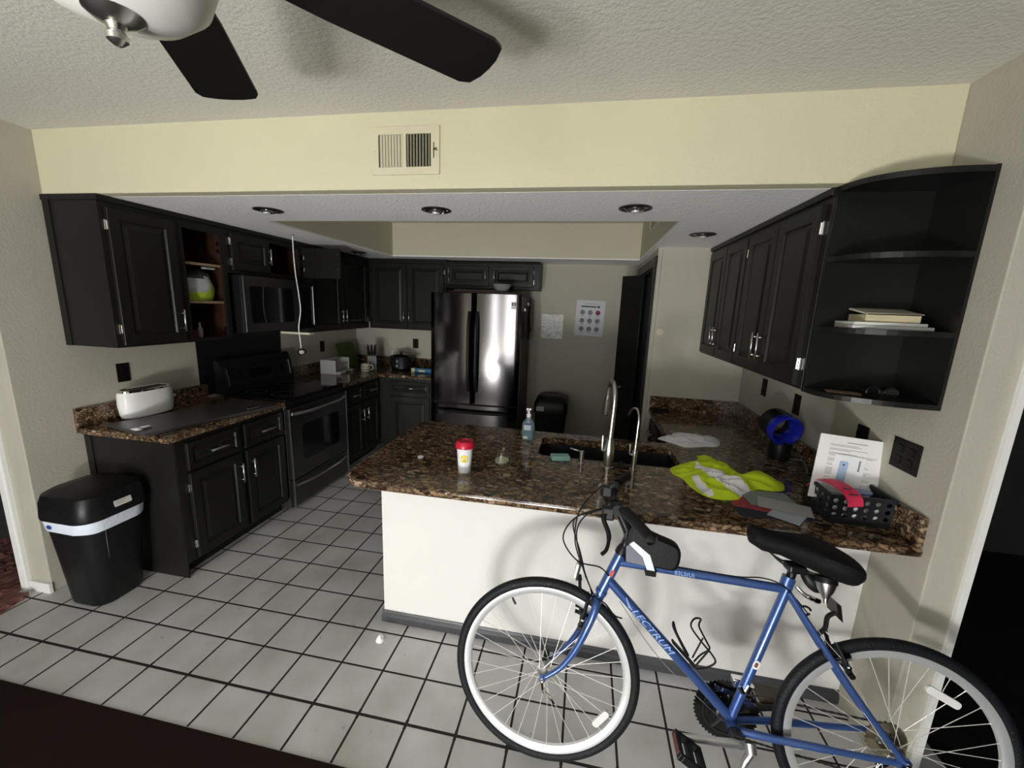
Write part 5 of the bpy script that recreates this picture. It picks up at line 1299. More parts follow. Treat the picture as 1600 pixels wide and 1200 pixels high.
b = BM(); tube(b, smooth_path([(-3.3, 0.30, 0.006), (-3.15, 0.15, 0.006), (-2.95, 0.18, 0.006), (-2.85, 0.32, 0.006), (-3.0, 0.45, 0.006), (-3.25, 0.42, 0.006), (-3.2, 0.25, 0.018), (-2.95, 0.26, 0.006), (-2.8, 0.5, 0.006)], 6), 0.006, 8); tag(obj('floor_cable', b, BLACKP), 'black cable looped on the floor beyond the left doorway', 'cable')
# rear patio curtains (unseen; they shape the light, middle one added for a fridge streak)
CURT, nt_, b_ = nodes_of('sheer_white_curtain')
b_.inputs['Base Color'].default_value = (0.75, 0.75, 0.72, 1); b_.inputs['Roughness'].default_value = 0.9
tr_ = nt_.nodes.new('ShaderNodeBsdfTranslucent'); tr_.inputs[0].default_value = (0.8, 0.8, 0.76, 1); mx_ = nt_.nodes.new('ShaderNodeMixShader'); mx_.inputs[0].default_value = 0.55
nt_.links.new(b_.outputs[0], mx_.inputs[1]); nt_.links.new(tr_.outputs[0], mx_.inputs[2]); nt_.links.new(mx_.outputs[0], nt_.nodes['Material Output'].inputs['Surface'])
for (x0, x1, lab) in ((-1.55, -1.10, 'pale curtain at one side of the patio door behind the camera'), (0.25, 0.70, 'pale curtain at the other side of the patio door behind the camera'), (-0.80, -0.30, 'added pale curtain gathered in the middle of the patio door behind the camera')):
    b = BM(); pts = [(x0+(x1-x0)*k/40, -4.00+0.035*math.sin(k*1.1)) for k in range(41)]
    poly = pts+[(x, y-0.004) for x, y in reversed(pts)]
    prism(b, poly, 0.03, 2.25); tag(obj('curtain', b, CURT), lab, 'curtain')

# ------------------------------------------------------------------ bicycle, leaning on the peninsula
BA = Vector((0.552, -0.503, 0.347)); BB_ = Vector((1.668, -0.543, 0.345))
BU = (BB_-BA).normalized(); BH = BU.cross(Vector((0, 0, 1))).normalized()
lean = math.radians(9.7)
BV = Vector((0, 0, 1))*math.cos(lean) - BH*math.sin(lean); BN = BU.cross(BV)
def Wb(u, v, n=0.0): return BA + BU*u + BV*v + BN*n
MB_ = axes_M(BA, BU, BV, BN)
bike = thing('bicycle', 'blue hybrid bicycle with black saddle leaning against the peninsula', 'bicycle', (1.10, -0.56, 0.0))
BLUE = mat('metallic_blue_paint', (0.060, 0.120, 0.34), 0.28, 0.45, coat=0.5, var=0.08)
RUB = mat('black_rubber_tire', (0.008, 0.009, 0.011), 0.55, spec=0.3, bump=0.6, bscale=160)
RIMA = mat('machined_aluminium_rim', (0.80, 0.81, 0.82), 0.32, 0.6)
SPK = mat('spoke_steel', (0.80, 0.79, 0.76), 0.45, 0.35)
ALU = mat('satin_aluminium', (0.60, 0.60, 0.60), 0.35, 0.9)
DKST = mat('dark_steel', (0.05, 0.05, 0.05), 0.4, 0.7)
def torus(bm, M, R, prof, seg=72):
    """prof: closed list of (radial offset, axial offset); local frame x,y in plane, z axis"""
    rings = []
    for k in range(seg):
        a = 2*PI*k/seg
        rings.append([M @ Vector(((R+pr)*math.cos(a), (R+pr)*math.sin(a), pa)) for pr, pa in prof])
    n = len(prof)
    vs = [[bm.verts.new(p) for p in r_] for r_ in rings]
    for i in range(seg):
        for j in range(n):
            f = bm.faces.new((vs[i][j], vs[(i+1) % seg][j], vs[(i+1) % seg][(j+1) % n], vs[i][(j+1) % n])); f.smooth = True
R_T = 0.3265
def wheel(cu, cv, name_label, rot0):
    M = MB_ @ Matrix.Translation((cu, cv, 0)) @ Matrix.Rotation(rot0, 4, 'Z')
    b = BM(); torus(b, M, 0.300, [(0.012, 0.0085), (0.012, 0.0115), (-0.004, 0.0115), (-0.014, 0.006), (-0.014, -0.006), (-0.004, -0.0115), (0.012, -0.0115), (0.012, -0.0085), (0.006, -0.006), (0.006, 0.006)], 96)
    wh = obj('wheel', b, RIMA, bike); wh['label'] = name_label
    b = BM(); torus(b, M, R_T, [(0.0185*math.cos(a), 0.0175*math.sin(a)) for a in [2*PI*k/14 for k in range(14)]], 110); obj('tire', b, RUB, wh)
    b = BM(); tube(b, [M @ Vector((0, 0, z)) for z in (-0.055, -0.040, -0.032, -0.030, -0.012, 0.012, 0.030, 0.032, 0.040, 0.055)], [0.005, 0.012, 0.022, 0.022, 0.010, 0.010, 0.022, 0.022, 0.012, 0.005], 18); obj('hub', b, ALU, wh)
    for k in range(32):
        s = 1 if k % 2 else -1
        a = 2*PI*k/32; off = (0.62 if (k//2) % 2 else -0.62)*1.35
        p0 = M @ Vector((0.020*math.cos(a+off), 0.020*math.sin(a+off), s*0.031)); p1 = M @ Vector((0.290*math.cos(a), 0.290*math.sin(a), s*0.002))
        b = BM(); tube(b, [p0, p0.lerp(p1, 0.97), p0.lerp(p1, 0.971), p1], [0.0011, 0.0011, 0.0020, 0.0020], 5); obj('spoke', b, SPK, wh)
    return wh, M
fw_, MF = wheel(0, 0, 'front wheel with silver rim', 0.3)
rw_, MRW = wheel(1.116, 0, 'rear wheel with silver rim', 0.1)
Mx = MB_
b = BM(); tube(b, [Wb(-0.145, 0.250), Wb(-0.137, 0.236), Wb(-0.128, 0.222)], [0.003, 0.0045, 0.0045], 8); obj('valve', b, BLACKP, fw_)
REFW = mat('white_spoke_reflector', (0.78, 0.78, 0.76), 0.35)
def spoke_reflector(cu, cv, ang, L_, par):
    M = MB_ @ Matrix.Translation((cu, cv, 0.008)) @ Matrix.Rotation(ang, 4, 'Z')
    b = BM(); prism(b, [(p[0], p[1]) for p in rrect(L_, 0.024, 0.010, 4)], -0.004, 0.005, M); o = obj('spoke_reflector', b, REFW, par); return o
spoke_reflector(0.217, -0.133, 0.92, 0.075, fw_)
spoke_reflector(1.232, 0.195, -0.42, 0.10, rw_)
# frame
b = BM()
BBp = (0.650, -0.045); ST = (0.776, 0.452); HT = (0.244, 0.488); HBt = (0.184, 0.330)
tube(b, [Wb(*HBt), Wb(*HT)], 0.0185, 18)
for p in (HBt, HT): 
    q_ = Wb(*p); d0 = (Wb(*HT)-Wb(*HBt)).normalized(); tube(b, [q_-d0*0.006, q_+d0*0.006], 0.0215, 18)
tube(b, [Wb(0.232, 0.448), Wb(0.770, 0.448)], 0.0145, 18)
tube(b, [Wb(0.205, 0.378), Wb(0.645, -0.026)], 0.0168, 18)
tube(b, [Wb(0.645, -0.030), Wb(0.790, 0.485)], 0.0150, 18)
tube(b, [Wb(0.650, -0.045, -0.036), Wb(0.650, -0.045, 0.036)], 0.0215, 20)
for s in (-1, 1):
    tube(b, smooth_path([Wb(0.668, -0.048, s*0.022), Wb(0.74, -0.040, s*0.034), Wb(0.90, -0.024, s*0.048), Wb(1.102, -0.004, s*0.062)], 5), [0.0125]*6+[0.0120]*5+[0.0095]*5, 12)
    tube(b, smooth_path([Wb(0.780, 0.445, s*0.014), Wb(0.90, 0.275, s*0.036), Wb(1.0, 0.14, s*0.052), Wb(1.110, 0.006, s*0.062)], 5), [0.0095]*16, 12)
    # dropouts
    prism(b, [(1.088, -0.014), (1.130, -0.020), (1.134, 0.004), (1.124, 0.016), (1.104, 0.016), (1.090, 0.006)], s*0.062-0.003, s*0.062+0.003, MB_)
tube(b, [Wb(0.905, 0.262, -0.036), Wb(0.905, 0.262, 0.036)], 0.007, 10)
fr = obj('frame', b, BLUE, bike); fr['label'] = 'metallic blue steel frame'
TXT = mat('pale_blue_frame_lettering', (0.30, 0.45, 0.80), 0.4)
# lettering on the tubes, read along the tube
d1 = (Wb(0.645, -0.026)-Wb(0.205, 0.378)).normalized(); nrm = BN; up1 = nrm.cross(d1).normalized()
def on_tube(P0, d, dist, rad): return axes_M(P0+d*dist+nrm*(rad+0.0006), d, nrm.cross(d).normalized(), nrm)
P0 = Wb(0.205, 0.378)
text_mesh('lettering', 'LECTRUM', 0.030, TXT, on_tube(P0, d1, 0.125, 0.0168), fr, shear=0.3, sx=1.45)
b = BM(); Mt_ = on_tube(P0, d1, 0.0, 0.0168)
for k, (a, c) in enumerate(((0.078, 0.115), (0.086, 0.122), (0.094, 0.128))):
    prism(b, [(a, 0.010-0.004*k), (a+0.004, 0.0115-0.004*k), (c, -0.0065+0.001*k), (c-0.004, -0.008+0.001*k)], -0.0004, 0.0004, Mt_)
obj('lightning_decal', b, TXT, fr)
d2 = (Wb(0.770, 0.448)-Wb(0.232, 0.448)).normalized()
text_mesh('lettering', '83LS(U)', 0.020, TXT, on_tube(Wb(0.232, 0.448), d2, 0.192, 0.0145), fr, sx=1.0)
b = BM(); d3 = (Wb(0.790, 0.485)-Wb(0.645, -0.030)).normalized(); M3 = on_tube(Wb(0.645, -0.030), d3, 0.22, 0.0150); prism(b, rrect(0.030, 0.020, 0.009, 5), -0.0006, 0.0004, M3); se = obj('shield_sticker', b, PAPER, fr)
b = BM(); box(b, -0.008, 0.009, -0.005, 0.005, 0.0004, 0.0009, M3); obj('sticker_print', b, mat('brown_sticker_ink', (0.18, 0.06, 0.04), 0.6), se)
b = BM(); Mh = on_tube(Wb(*HBt), (Wb(*HT)-Wb(*HBt)).normalized(), 0.085, 0.0185); prism(b, rrect(0.028, 0.012, 0.005, 4), -0.0008, 0.0004, Mh); obj('head_badge', b, mat('red_head_badge', (0.45, 0.05, 0.05), 0.4), fr)
# fork
b = BM()
tube(b, [Wb(0.170, 0.285), Wb(0.184, 0.325)], 0.017, 16)
for s in (-1, 1):
    pts = smooth_path([Wb(0.172, 0.300, s*0.008), Wb(0.166, 0.278, s*0.034), Wb(0.145, 0.215, s*0.044), Wb(0.108, 0.125, s*0.048), Wb(0.060, 0.050, s*0.050), Wb(0.004, 0.002, s*0.052)], 6)
    n_ = len(pts); tube(b, pts, [0.0165-0.0085*i/(n_-1) for i in range(n_)], 14)
    prism(b, [(-0.012, -0.012), (0.008, -0.014), (0.016, 0.004), (0.006, 0.014), (-0.010, 0.010)], s*0.052-0.003, s*0.052+0.003, MB_)
obj('fork', b, BLUE, bike)
b = BM(); tube(b, [Wb(0, 0, 0.050), Wb(0, 0, 0.072)], 0.007, 12); tube(b, smooth_path([Wb(0.0, 0.0, 0.072), Wb(0.008, -0.030, 0.074), Wb(0.030, -0.045, 0.072), Wb(0.048, -0.068, 0.070)], 4), [0.005]*9+[0.0055]*4, 8); obj('quick_release', b, SHINY, bike)
b = BM(); tube(b, [Wb(1.116, 0, 0.060), Wb(1.116, 0, 0.078)], 0.009, 12); tube(b, [Wb(1.116, 0, 0.076), Wb(1.09, -0.03, 0.078)], 0.005, 8); obj('quick_release', b, SHINY, bike)
b = BM(); box(b, -0.010, 0.012, 0.005, 0.045, -0.050, -0.036, MB_, bev=0.003); box(b, -0.014, 0.006, -0.004, 0.02, -0.045, -0.02, MB_, bev=0.003); obj('fork_end_bracket', b, BLACKP, bike)
# headset, stem, bars
b = BM(); tube(b, [Wb(0.240, 0.478), Wb(0.246, 0.494), Wb(0.252, 0.510)], [0.022, 0.022, 0.017], 18); hs = obj('headset', b, BLACKP, bike)
b = BM(); tube(b, [Wb(0.246, 0.494), Wb(0.262, 0.545)], 0.0145, 14); tube(b, smooth_path([Wb(0.262, 0.545), Wb(0.262, 0.556), Wb(0.235, 0.610), Wb(0.205, 0.655)], 4), [0.017]*13, 14); tube(b, [Wb(0.262, 0.552, -0.020), Wb(0.262, 0.552, 0.020)], 0.018, 16)
tube(b, [Wb(0.203, 0.658, -0.024), Wb(0.203, 0.658, 0.024)], 0.0215, 16); tube(b, [Wb(0.275, 0.560, 0.0), Wb(0.290, 0.600, 0.0)], [0.009, 0.011], 10)
obj('stem', b, BLACKP, bike)
bar = [Wb(0.290, 0.655, 0.285), Wb(0.250, 0.672, 0.19), Wb(0.212, 0.676, 0.105), Wb(0.203, 0.660, 0.035), Wb(0.203, 0.658, 0.0), Wb(0.203, 0.660, -0.035), Wb(0.207, 0.684, -0.105), Wb(0.228, 0.694, -0.18), Wb(0.262, 0.700, -0.27)]
bars = smooth_path(bar, 6)
b = BM(); tube(b, bars, 0.0115, 14); obj('handlebar', b, BLACKP, bike)
GRIP = mat('soft_black_grip', (0.012, 0.0115, 0.0115), 0.6, spec=0.3, bump=0.5, bscale=220)
for sgn in (1, -1):
    if sgn > 0: g = [Wb(0.296, 0.652, 0.297), Wb(0.275, 0.661, 0.25), Wb(0.248, 0.6725, 0.188), Wb(0.232, 0.6755, 0.15)]
    else: g = [Wb(0.266, 0.700, -0.280), Wb(0.247, 0.698, -0.235), Wb(0.227, 0.694, -0.178), Wb(0.222, 0.692, -0.160)]
    b = BM(); g = smooth_path(g, 4); tube(b, [g[0]]+g+[g[-1]], [0.012, 0.0185]+[0.0175]*(len(g)-2)+[0.0185, 0.012], 16); obj('grip', b, GRIP, bike)
for s in (1, -1):
    un = 0.205 if s > 0 else 0.206
    vv = 0.672 if s > 0 else 0.688
    b = BM(); tube(b, [Wb(un+0.002, vv, s*0.092), Wb(un+0.004, vv, s*0.135)], 0.0185, 14); box(b, un-0.045, un-0.005, vv-0.040, vv+0.004, s*0.092, s*0.128, MB_, bev=0.006); sh_ = obj('shifter', b, BLACKP, bike)
    b = BM(); tube(b, smooth_path([Wb(un-0.014, vv-0.010, s*0.115), Wb(un-0.040, vv-0.030, s*0.125), Wb(un-0.020, vv-0.075, s*0.155), Wb(un-0.024, vv-0.110, s*0.185), Wb(un-0.040, vv-0.125, s*0.20)], 5), [0.010]*6+[0.008]*6+[0.006]*5+[0.006]*4, 10); obj('brake_lever', b, BLACKP, bike)
# cables
def cable(pts, rad=0.0026, name='cable', m=None, par=None):
    b = BM(); tube(b, smooth_path([Wb(*p) for p in pts], 8), rad, 7); return obj(name, b, m or BLACKP, par or bike)
cable([(0.165, 0.665, 0.10), (0.075, 0.62, 0.10), (0.035, 0.53, 0.07), (0.09, 0.44, 0.03), (0.17, 0.425, 0.018), (0.205, 0.40, 0.022)])
cable([(0.165, 0.665, 0.115), (0.105, 0.625, 0.09), (0.080, 0.55, 0.06), (0.105, 0.44, 0.03), (0.155, 0.33, 0.028), (0.20, 0.300, 0.025), (0.235, 0.262, 0.02), (0.262, 0.255, 0.018)])
cable([(0.160, 0.690, -0.11), (0.085, 0.60, -0.06), (0.075, 0.50, -0.01), (0.115, 0.40, 0.01), (0.150, 0.335, 0.022)])
cable([(0.160, 0.640, 0.12), (0.100, 0.635, 0.10), (0.065, 0.57, 0.03), (0.10, 0.45, -0.01), (0.125, 0.37, 0.0)])
cable([(0.43, 0.464, 0.0), (0.62, 0.463, 0.0), (0.70, 0.474, 0.004), (0.755, 0.468, 0.018), (0.800, 0.430, 0.020), (0.842, 0.385, 0.012)], 0.0022)
cable([(0.250, 0.312, 0.012), (0.40, 0.135, 0.012), (0.62, -0.035, 0.012)], 0.0012, 'shift_wire', SHINY)
b = BM(); tube(b, smooth_path([Wb(0.830+0.018*math.cos(a), 0.395+0.014*math.sin(a), 0.018) for a in [0.2+5.6*k/10 for k in range(11)]], 3), 0.0035, 8); obj('cable_guide', b, BLACKP, bike)
# saddle
b = BM(); rings = []
prof = [(-0.153, 0.018, 0.040, 0.004), (-0.143, 0.036, 0.060, 0.002), (-0.105, 0.046, 0.072, 0.000), (-0.05, 0.054, 0.074, 0.004), (0.0, 0.084, 0.086, 0.008), (0.05, 0.114, 0.094, 0.008), (0.095, 0.126, 0.098, 0.004), (0.130, 0.120, 0.092, -0.004), (0.150, 0.096, 0.074, -0.010), (0.160, 0.050, 0.040, -0.016)]
sc_ = Vector((0.800, 0.590))
tl = math.radians(-8.5)
for (x, hw_, th, dz) in prof:
    ring = []
    for k in range(24):
        a = 2*PI*k/24; ca, sa = math.cos(a), math.sin(a)
        yy = hw_*ca; zz_ = (0.032 if sa > 0 else th-0.034)*sa + dz
        if sa > 0: zz_ += 0.006*abs(ca)**2*(1 if x > 0 else 0.3)
        X = x*math.cos(tl)-zz_*math.sin(tl); Z = x*math.sin(tl)+zz_*math.cos(tl)
        ring.append(Wb(sc_.x+X, sc_.y+Z, yy))
    rings.append(ring)
quad_faces(b, rings); sd = obj('saddle', b, mat('black_saddle_fabric', (0.005, 0.005, 0.006), 0.7, spec=0.2, bump=0.3, bscale=300), bike)
b = BM()
for s in (-1, 1): tube(b, smooth_path([Wb(0.700, 0.590, s*0.014), Wb(0.730, 0.555, s*0.018), Wb(0.765, 0.535, s*0.022), Wb(0.820, 0.525, s*0.022), Wb(0.860, 0.525, s*0.030), Wb(0.895, 0.545, s*0.045)], 4), 0.0036, 8)
obj('saddle_rails', b, DKST, bike)
b = BM(); tube(b, [Wb(0.784, 0.470), Wb(0.796, 0.530)], 0.0135, 16); box(b, 0.772, 0.824, 0.512, 0.538, -0.028, 0.028, MB_, bev=0.006); obj('seat_post', b, BLACKP, bike)
b = BM(); tube(b, [Wb(0.775, 0.462), Wb(0.782, 0.492)], 0.0185, 16); sc2 = obj('seat_clamp', b, BLUE, bike)
b = BM(); tube(b, smooth_path([Wb(0.800, 0.470, 0.018), Wb(0.820, 0.452, 0.026), Wb(0.852, 0.440, 0.026), Wb(0.866, 0.436, 0.024)], 4), [0.006, 0.006, 0.006, 0.006, 0.007, 0.008, 0.008, 0.009, 0.009, 0.009, 0.009, 0.009, 0.008], 8); obj('clamp_lever', b, SHINY, sc2)
b = BM(); tube(b, smooth_path([Wb(0.822, 0.520, 0.0), Wb(0.845, 0.490, 0.004), Wb(0.872, 0.462, 0.006)], 4), [0.010, 0.014, 0.018, 0.020, 0.021, 0.021, 0.019, 0.016, 0.010], 12); obj('lock_holder', b, BLACKP, bike)
b = BM(); q0 = Wb(0.872, 0.522, 0.035); dv = (Wb(0.868, 0.460, 0.052)-q0).normalized(); tube(b, [q0, q0+dv*0.010, q0+dv*0.018], [0.031, 0.032, 0.031], 24); tube(b, [q0, Wb(0.86, 0.540, 0.0)], 0.008, 8); tlh = obj('tail_light', b, BLACKP, bike)
b = BM(); tube(b, [q0+dv*0.018, q0+dv*0.040, q0+dv*0.060, q0+dv*0.068, q0+dv*0.078], [0.029, 0.022, 0.010, 0.006, 0.006], 24); obj('silver_cone', b, CHROME, tlh)
# rear reflector on a bracket
b = BM(); tube(b, smooth_path([Wb(0.872, 0.318, 0.012), Wb(0.895, 0.345, 0.012), Wb(0.900, 0.385, 0.012), Wb(0.925, 0.405, 0.012)], 4), 0.007, 8); rf = obj('reflector_bracket', b, BLACKP, bike)
b = BM(); prism(b, [(0.918, 0.396), (0.932, 0.384), (0.922, 0.438), (0.908, 0.446)], -0.030, 0.036, MB_); obj('rear_reflector', b, mat('dark_red_reflector', (0.012, 0.008, 0.008), 0.3), rf)
# front reflector
b = BM(); tube(b, smooth_path([Wb(0.135, 0.290, 0.0), Wb(0.110, 0.320, 0.004), Wb(0.104, 0.365, 0.006)], 4), 0.006, 8); tube(b, [Wb(0.104, 0.360, 0.006), Wb(0.100, 0.378, 0.006)], 0.009, 8); rf = obj('reflector_bracket', b, BLACKP, bike)
b = BM(); box(b, 0.084, 0.094, 0.368, 0.424, -0.022, 0.022, MB_ @ Matrix.Translation((0.0, 0.0, 0)) @ Matrix.Translation((0.09, 0.395, 0)) @ Matrix.Rotation(-0.18, 4, 'Z') @ Matrix.Translation((-0.09, -0.395, 0)), bev=0.003); obj('front_reflector', b, REFW, rf)
b = BM(); box(b, 0.094, 0.101, 0.365, 0.427, -0.025, 0.025, MB_ @ Matrix.Translation((0.09, 0.395, 0)) @ Matrix.Rotation(-0.18, 4, 'Z') @ Matrix.Translation((-0.09, -0.395, 0)), bev=0.002); obj('reflector_back', b, BLACKP, rf)
# V-brakes
def vbrake(cu, cv, du, dv_, n_, tag_=''):
    """arms on both sides of the rim, pads on the rim"""
    b = BM(); tube(b, [Wb(cu, cv, -0.052), Wb(cu, cv, 0.052)], 0.004, 8)
    for s in (-1, 1):
        tube(b, smooth_path([Wb(cu, cv, s*0.052), Wb(cu+du*0.4, cv+dv_*0.4, s*0.048), Wb(cu+du, cv+dv_, s*0.030)], 4), [0.0085]*5+[0.0065]*4, 8)
        tube(b, [Wb(cu, cv, s*0.040), Wb(cu, cv, s*0.066)], 0.009, 10)
    br = obj('brake', b, BLACKP, bike)
    for s in (-1, 1):
        b = BM(); p = Vector((cu-0.0+du*0.35, cv+dv_*0.35)); w2 = Vector((du, dv_)).normalized(); t2 = Vector((-w2.y, w2.x))
        c1 = Wb(p.x-t2.x*0.03, p.y-t2.y*0.03, s*0.020); c2 = Wb(p.x+t2.x*0.03, p.y+t2.y*0.03, s*0.020); tube(b, [c1, c2], 0.0065, 8); obj('brake_pad', b, BLACKP, br)
        b = BM(); tube(b, [Wb(p.x, p.y, s*0.018), Wb(p.x, p.y, s*0.066)], 0.004, 8); lathe(b, [(0.0065, 0), (0.0065, 0.006), (0.002, 0.008)], Wb(p.x, p.y, s*0.064), BN*s, 10, cap0=True, cap1=True); obj('brake_bolt', b, SHINY, br)
    return br
vb = vbrake(0.118, 0.215, 0.020, 0.085, 0)
b = BM(); tube(b, [Wb(0.138, 0.300, -0.030), Wb(0.138, 0.300, 0.034)], 0.0022, 6); tube(b, smooth_path([Wb(0.145, 0.350, 0.034), Wb(0.150, 0.325, 0.036), Wb(0.138, 0.300, 0.030)], 4), 0.0035, 6); obj('brake_noodle', b, SHINY, vb)
vb = vbrake(0.955, 0.235, -0.035, 0.080, 0)
b = BM(); tube(b, [Wb(0.920, 0.315, -0.030), Wb(0.920, 0.315, 0.034)], 0.0022, 6); tube(b, [Wb(0.842, 0.385, 0.012), Wb(0.865, 0.350, 0.02), Wb(0.885, 0.320, 0.03), Wb(0.945, 0.262, 0.050)], 0.0016, 6); obj('brake_wire', b, SHINY, vb)
# cranks, chainrings, chain, cassette (drive side is away from the camera)
def ring_gear(bm, cu, cv, R, n0, n1, teeth, hole=0.65):
    pts = []
    for k in range(teeth*4):
        a = 2*PI*k/(teeth*4); rr = R+(0.0035 if (k % 4) in (1, 2) else -0.0015)
        pts.append((cu+rr*math.cos(a), cv+rr*math.sin(a)))
    inn = [(cu+R*hole*math.cos(2*PI*k/(teeth*4)), cv+R*hole*math.sin(2*PI*k/(teeth*4))) for k in range(teeth*4)]
    n = len(pts)
    A1 = [bm.verts.new(Wb(*p, n0)) for p in pts]; A2 = [bm.verts.new(Wb(*p, n1)) for p in pts]
    B1 = [bm.verts.new(Wb(*p, n0)) for p in inn]; B2 = [bm.verts.new(Wb(*p, n1)) for p in inn]
    for i in range(n):
        j = (i+1) % n
        for q_ in ((A1[i], A1[j], A2[j], A2[i]), (B2[i], B2[j], B1[j], B1[i]), (A2[i], A2[j], B2[j], B2[i]), (A1[j], A1[i], B1[i], B1[j])): bm.faces.new(q_)
BC = (0.650, -0.045)
for (R, n0, tt) in ((0.106, -0.056, 48), (0.078, -0.049, 38), (0.058, -0.042, 28)):
    b = BM(); ring_gear(b, BC[0], BC[1], R, n0-0.003, n0, tt, 0.72 if R > 0.06 else 0.6); obj('chainring', b, mat('black_chainring', (0.012, 0.012, 0.012), 0.4, 0.3), bike)
b = BM(); lathe(b, [(0.094, 0), (0.097, 0.002), (0.097, 0.006), (0.076, 0.008), (0.074, 0.006)], Wb(BC[0], BC[1], -0.060), -BN, 40); obj('chain_guard', b, BLACKP, bike)
b = BM()
for k in range(5):
    a = 2*PI*k/5+0.3; tube(b, [Wb(BC[0], BC[1], -0.050), Wb(BC[0]+0.075*math.cos(a), BC[1]+0.075*math.sin(a), -0.050)], [0.014, 0.008], 8)
tube(b, [Wb(BC[0], BC[1], -0.058), Wb(BC[0], BC[1], -0.072)], 0.020, 16)
tube(b, [Wb(BC[0], BC[1], -0.070), Wb(BC[0]+0.165, BC[1]+0.030, -0.082)], [0.016, 0.010], 12); obj('crank_arm', b, DKST, bike)
b = BM(); Mp2 = MB_ @ Matrix.Translation((BC[0]+0.168, BC[1]+0.032, -0.135)); box(b, -0.045, 0.045, -0.012, 0.012, -0.045, 0.045, Mp2, bev=0.004); obj('pedal', b, mat('amber_black_pedal', (0.05, 0.025, 0.01), 0.4), bike)
# near crank, pointing forward
b = BM(); tube(b, [Wb(BC[0], BC[1], 0.036), Wb(BC[0], BC[1], 0.075)], 0.019, 20); obj('bottom_bracket_cup', b, DKST, bike)
b = BM()
ca0 = Vector((BC[0]+0.002, BC[1]-0.004)); ca1 = Vector((BC[0]-0.168, BC[1]-0.010))
rings = []
for k in range(11):
    t_ = k/10; p = ca0.lerp(ca1, t_); hh = 0.0175*(1-t_)+0.0125*t_ if t_ not in (0,) else 0.0165
    nn_ = 0.078+0.018*(t_**0.7); th_ = 0.008
    hh *= (0.82 if k in (0, 10) else 1)
    if k == 0: p = p+Vector((0.014, 0))
    if k == 10: p = p-Vector((0.008, 0))
    rings.append([Wb(p.x, p.y+hh*math.sin(a), nn_+th_*math.cos(a)) for a in [2*PI*i/14 for i in range(14)]])
quad_faces(b, rings); cr_ = obj('crank_arm', b, ALU, bike)
b = BM(); lathe(b, [(0.0115, 0), (0.0115, 0.003), (0.009, 0.004)], Wb(BC[0]+0.004, BC[1]-0.004, 0.084), BN, 20, cap1=True); obj('crank_cap', b, mat('grey_crank_cap', (0.10, 0.105, 0.11), 0.4), cr_)
pc = Vector((BC[0]-0.166, BC[1]-0.010))
Mpd = MB_ @ Matrix.Translation((pc.x, pc.y, 0.155)) @ Matrix.Rotation(math.radians(-28), 4, 'Z')
b = BM()
for a in ((-0.046, -0.034, -0.048, 0.048), (0.034, 0.046, -0.048, 0.048), (-0.034, 0.034, -0.048, -0.038), (-0.034, 0.034, 0.038, 0.048), (-0.006, 0.006, -0.038, 0.038)):
    box(b, a[0], a[1], -0.012, 0.012, a[2], a[3], Mpd, bev=0.002)
pdl = obj('pedal', b, BLACKP, bike)
b = BM(); cyl(b, Wb(pc.x, pc.y, 0.090), Wb(pc.x, pc.y, 0.20), 0.007); obj('spindle', b, DKST, pdl)
b = BM(); box(b, -0.0485, -0.0455, -0.008, 0.008, -0.035, 0.035, Mpd); obj('pedal_reflector', b, mat('dull_red_reflector', (0.16, 0.05, 0.05), 0.4), pdl)
# chain
b = BM()
RC = 0.079; RS = 0.040; hub_ = (1.116, 0.0)
top = [Wb(BC[0]+0.01, BC[1]+RC, -0.048), Wb(hub_[0], hub_[1]+RS, -0.040)]
bot = [Wb(BC[0]+0.01, BC[1]-RC, -0.048), Wb(1.055, -0.150, -0.044), Wb(1.110, -0.158, -0.044)]
back = [Wb(1.135, -0.148, -0.044), Wb(1.115, -0.105, -0.044), Wb(1.135, -0.070, -0.042), Wb(1.150, -0.02, -0.040)]
front = [Wb(BC[0]+RC*math.cos(a), BC[1]+RC*math.sin(a), -0.048) for a in [PI/2+PI*k/10 for k in range(11)]]
rear = [Wb(hub_[0]+RS*math.cos(a), hub_[1]+RS*math.sin(a), -0.040) for a in [PI/2-PI*k/8*0.75 for k in range(9)]]
path = [top[0]]+[top[0].lerp(top[1], k/40) for k in range(1, 40)]+rear+list(reversed(back))[0:1]+[back[2], back[1], back[0]]+[bot[2], bot[1]]+[bot[1].lerp(bot[0], k/40) for k in range(1, 40)]+list(reversed(front))
tube(b, path, [0.0042 if i % 2 else 0.0028 for i in range(len(path))], 6); obj('chain', b, DKST, bike)
CASM = mat('tarnished_cassette', (0.24, 0.20, 0.13), 0.45, 0.6)
b = BM()
for k in range(7): ring_gear(b, 1.116, 0, 0.022+0.0058*k, -0.050+0.0042*k, -0.048+0.0042*k, 12+2*k, 0.5)
obj('cassette', b, CASM, bike)
b = BM(); lathe(b, [(0.030, 0), (0.058, 0.001), (0.058, 0.003), (0.030, 0.002)], Wb(1.116, 0, -0.021), BN, 40); obj('spoke_guard', b, mat('clear_yellowed_plastic', (0.14, 0.12, 0.08), 0.4), bike)
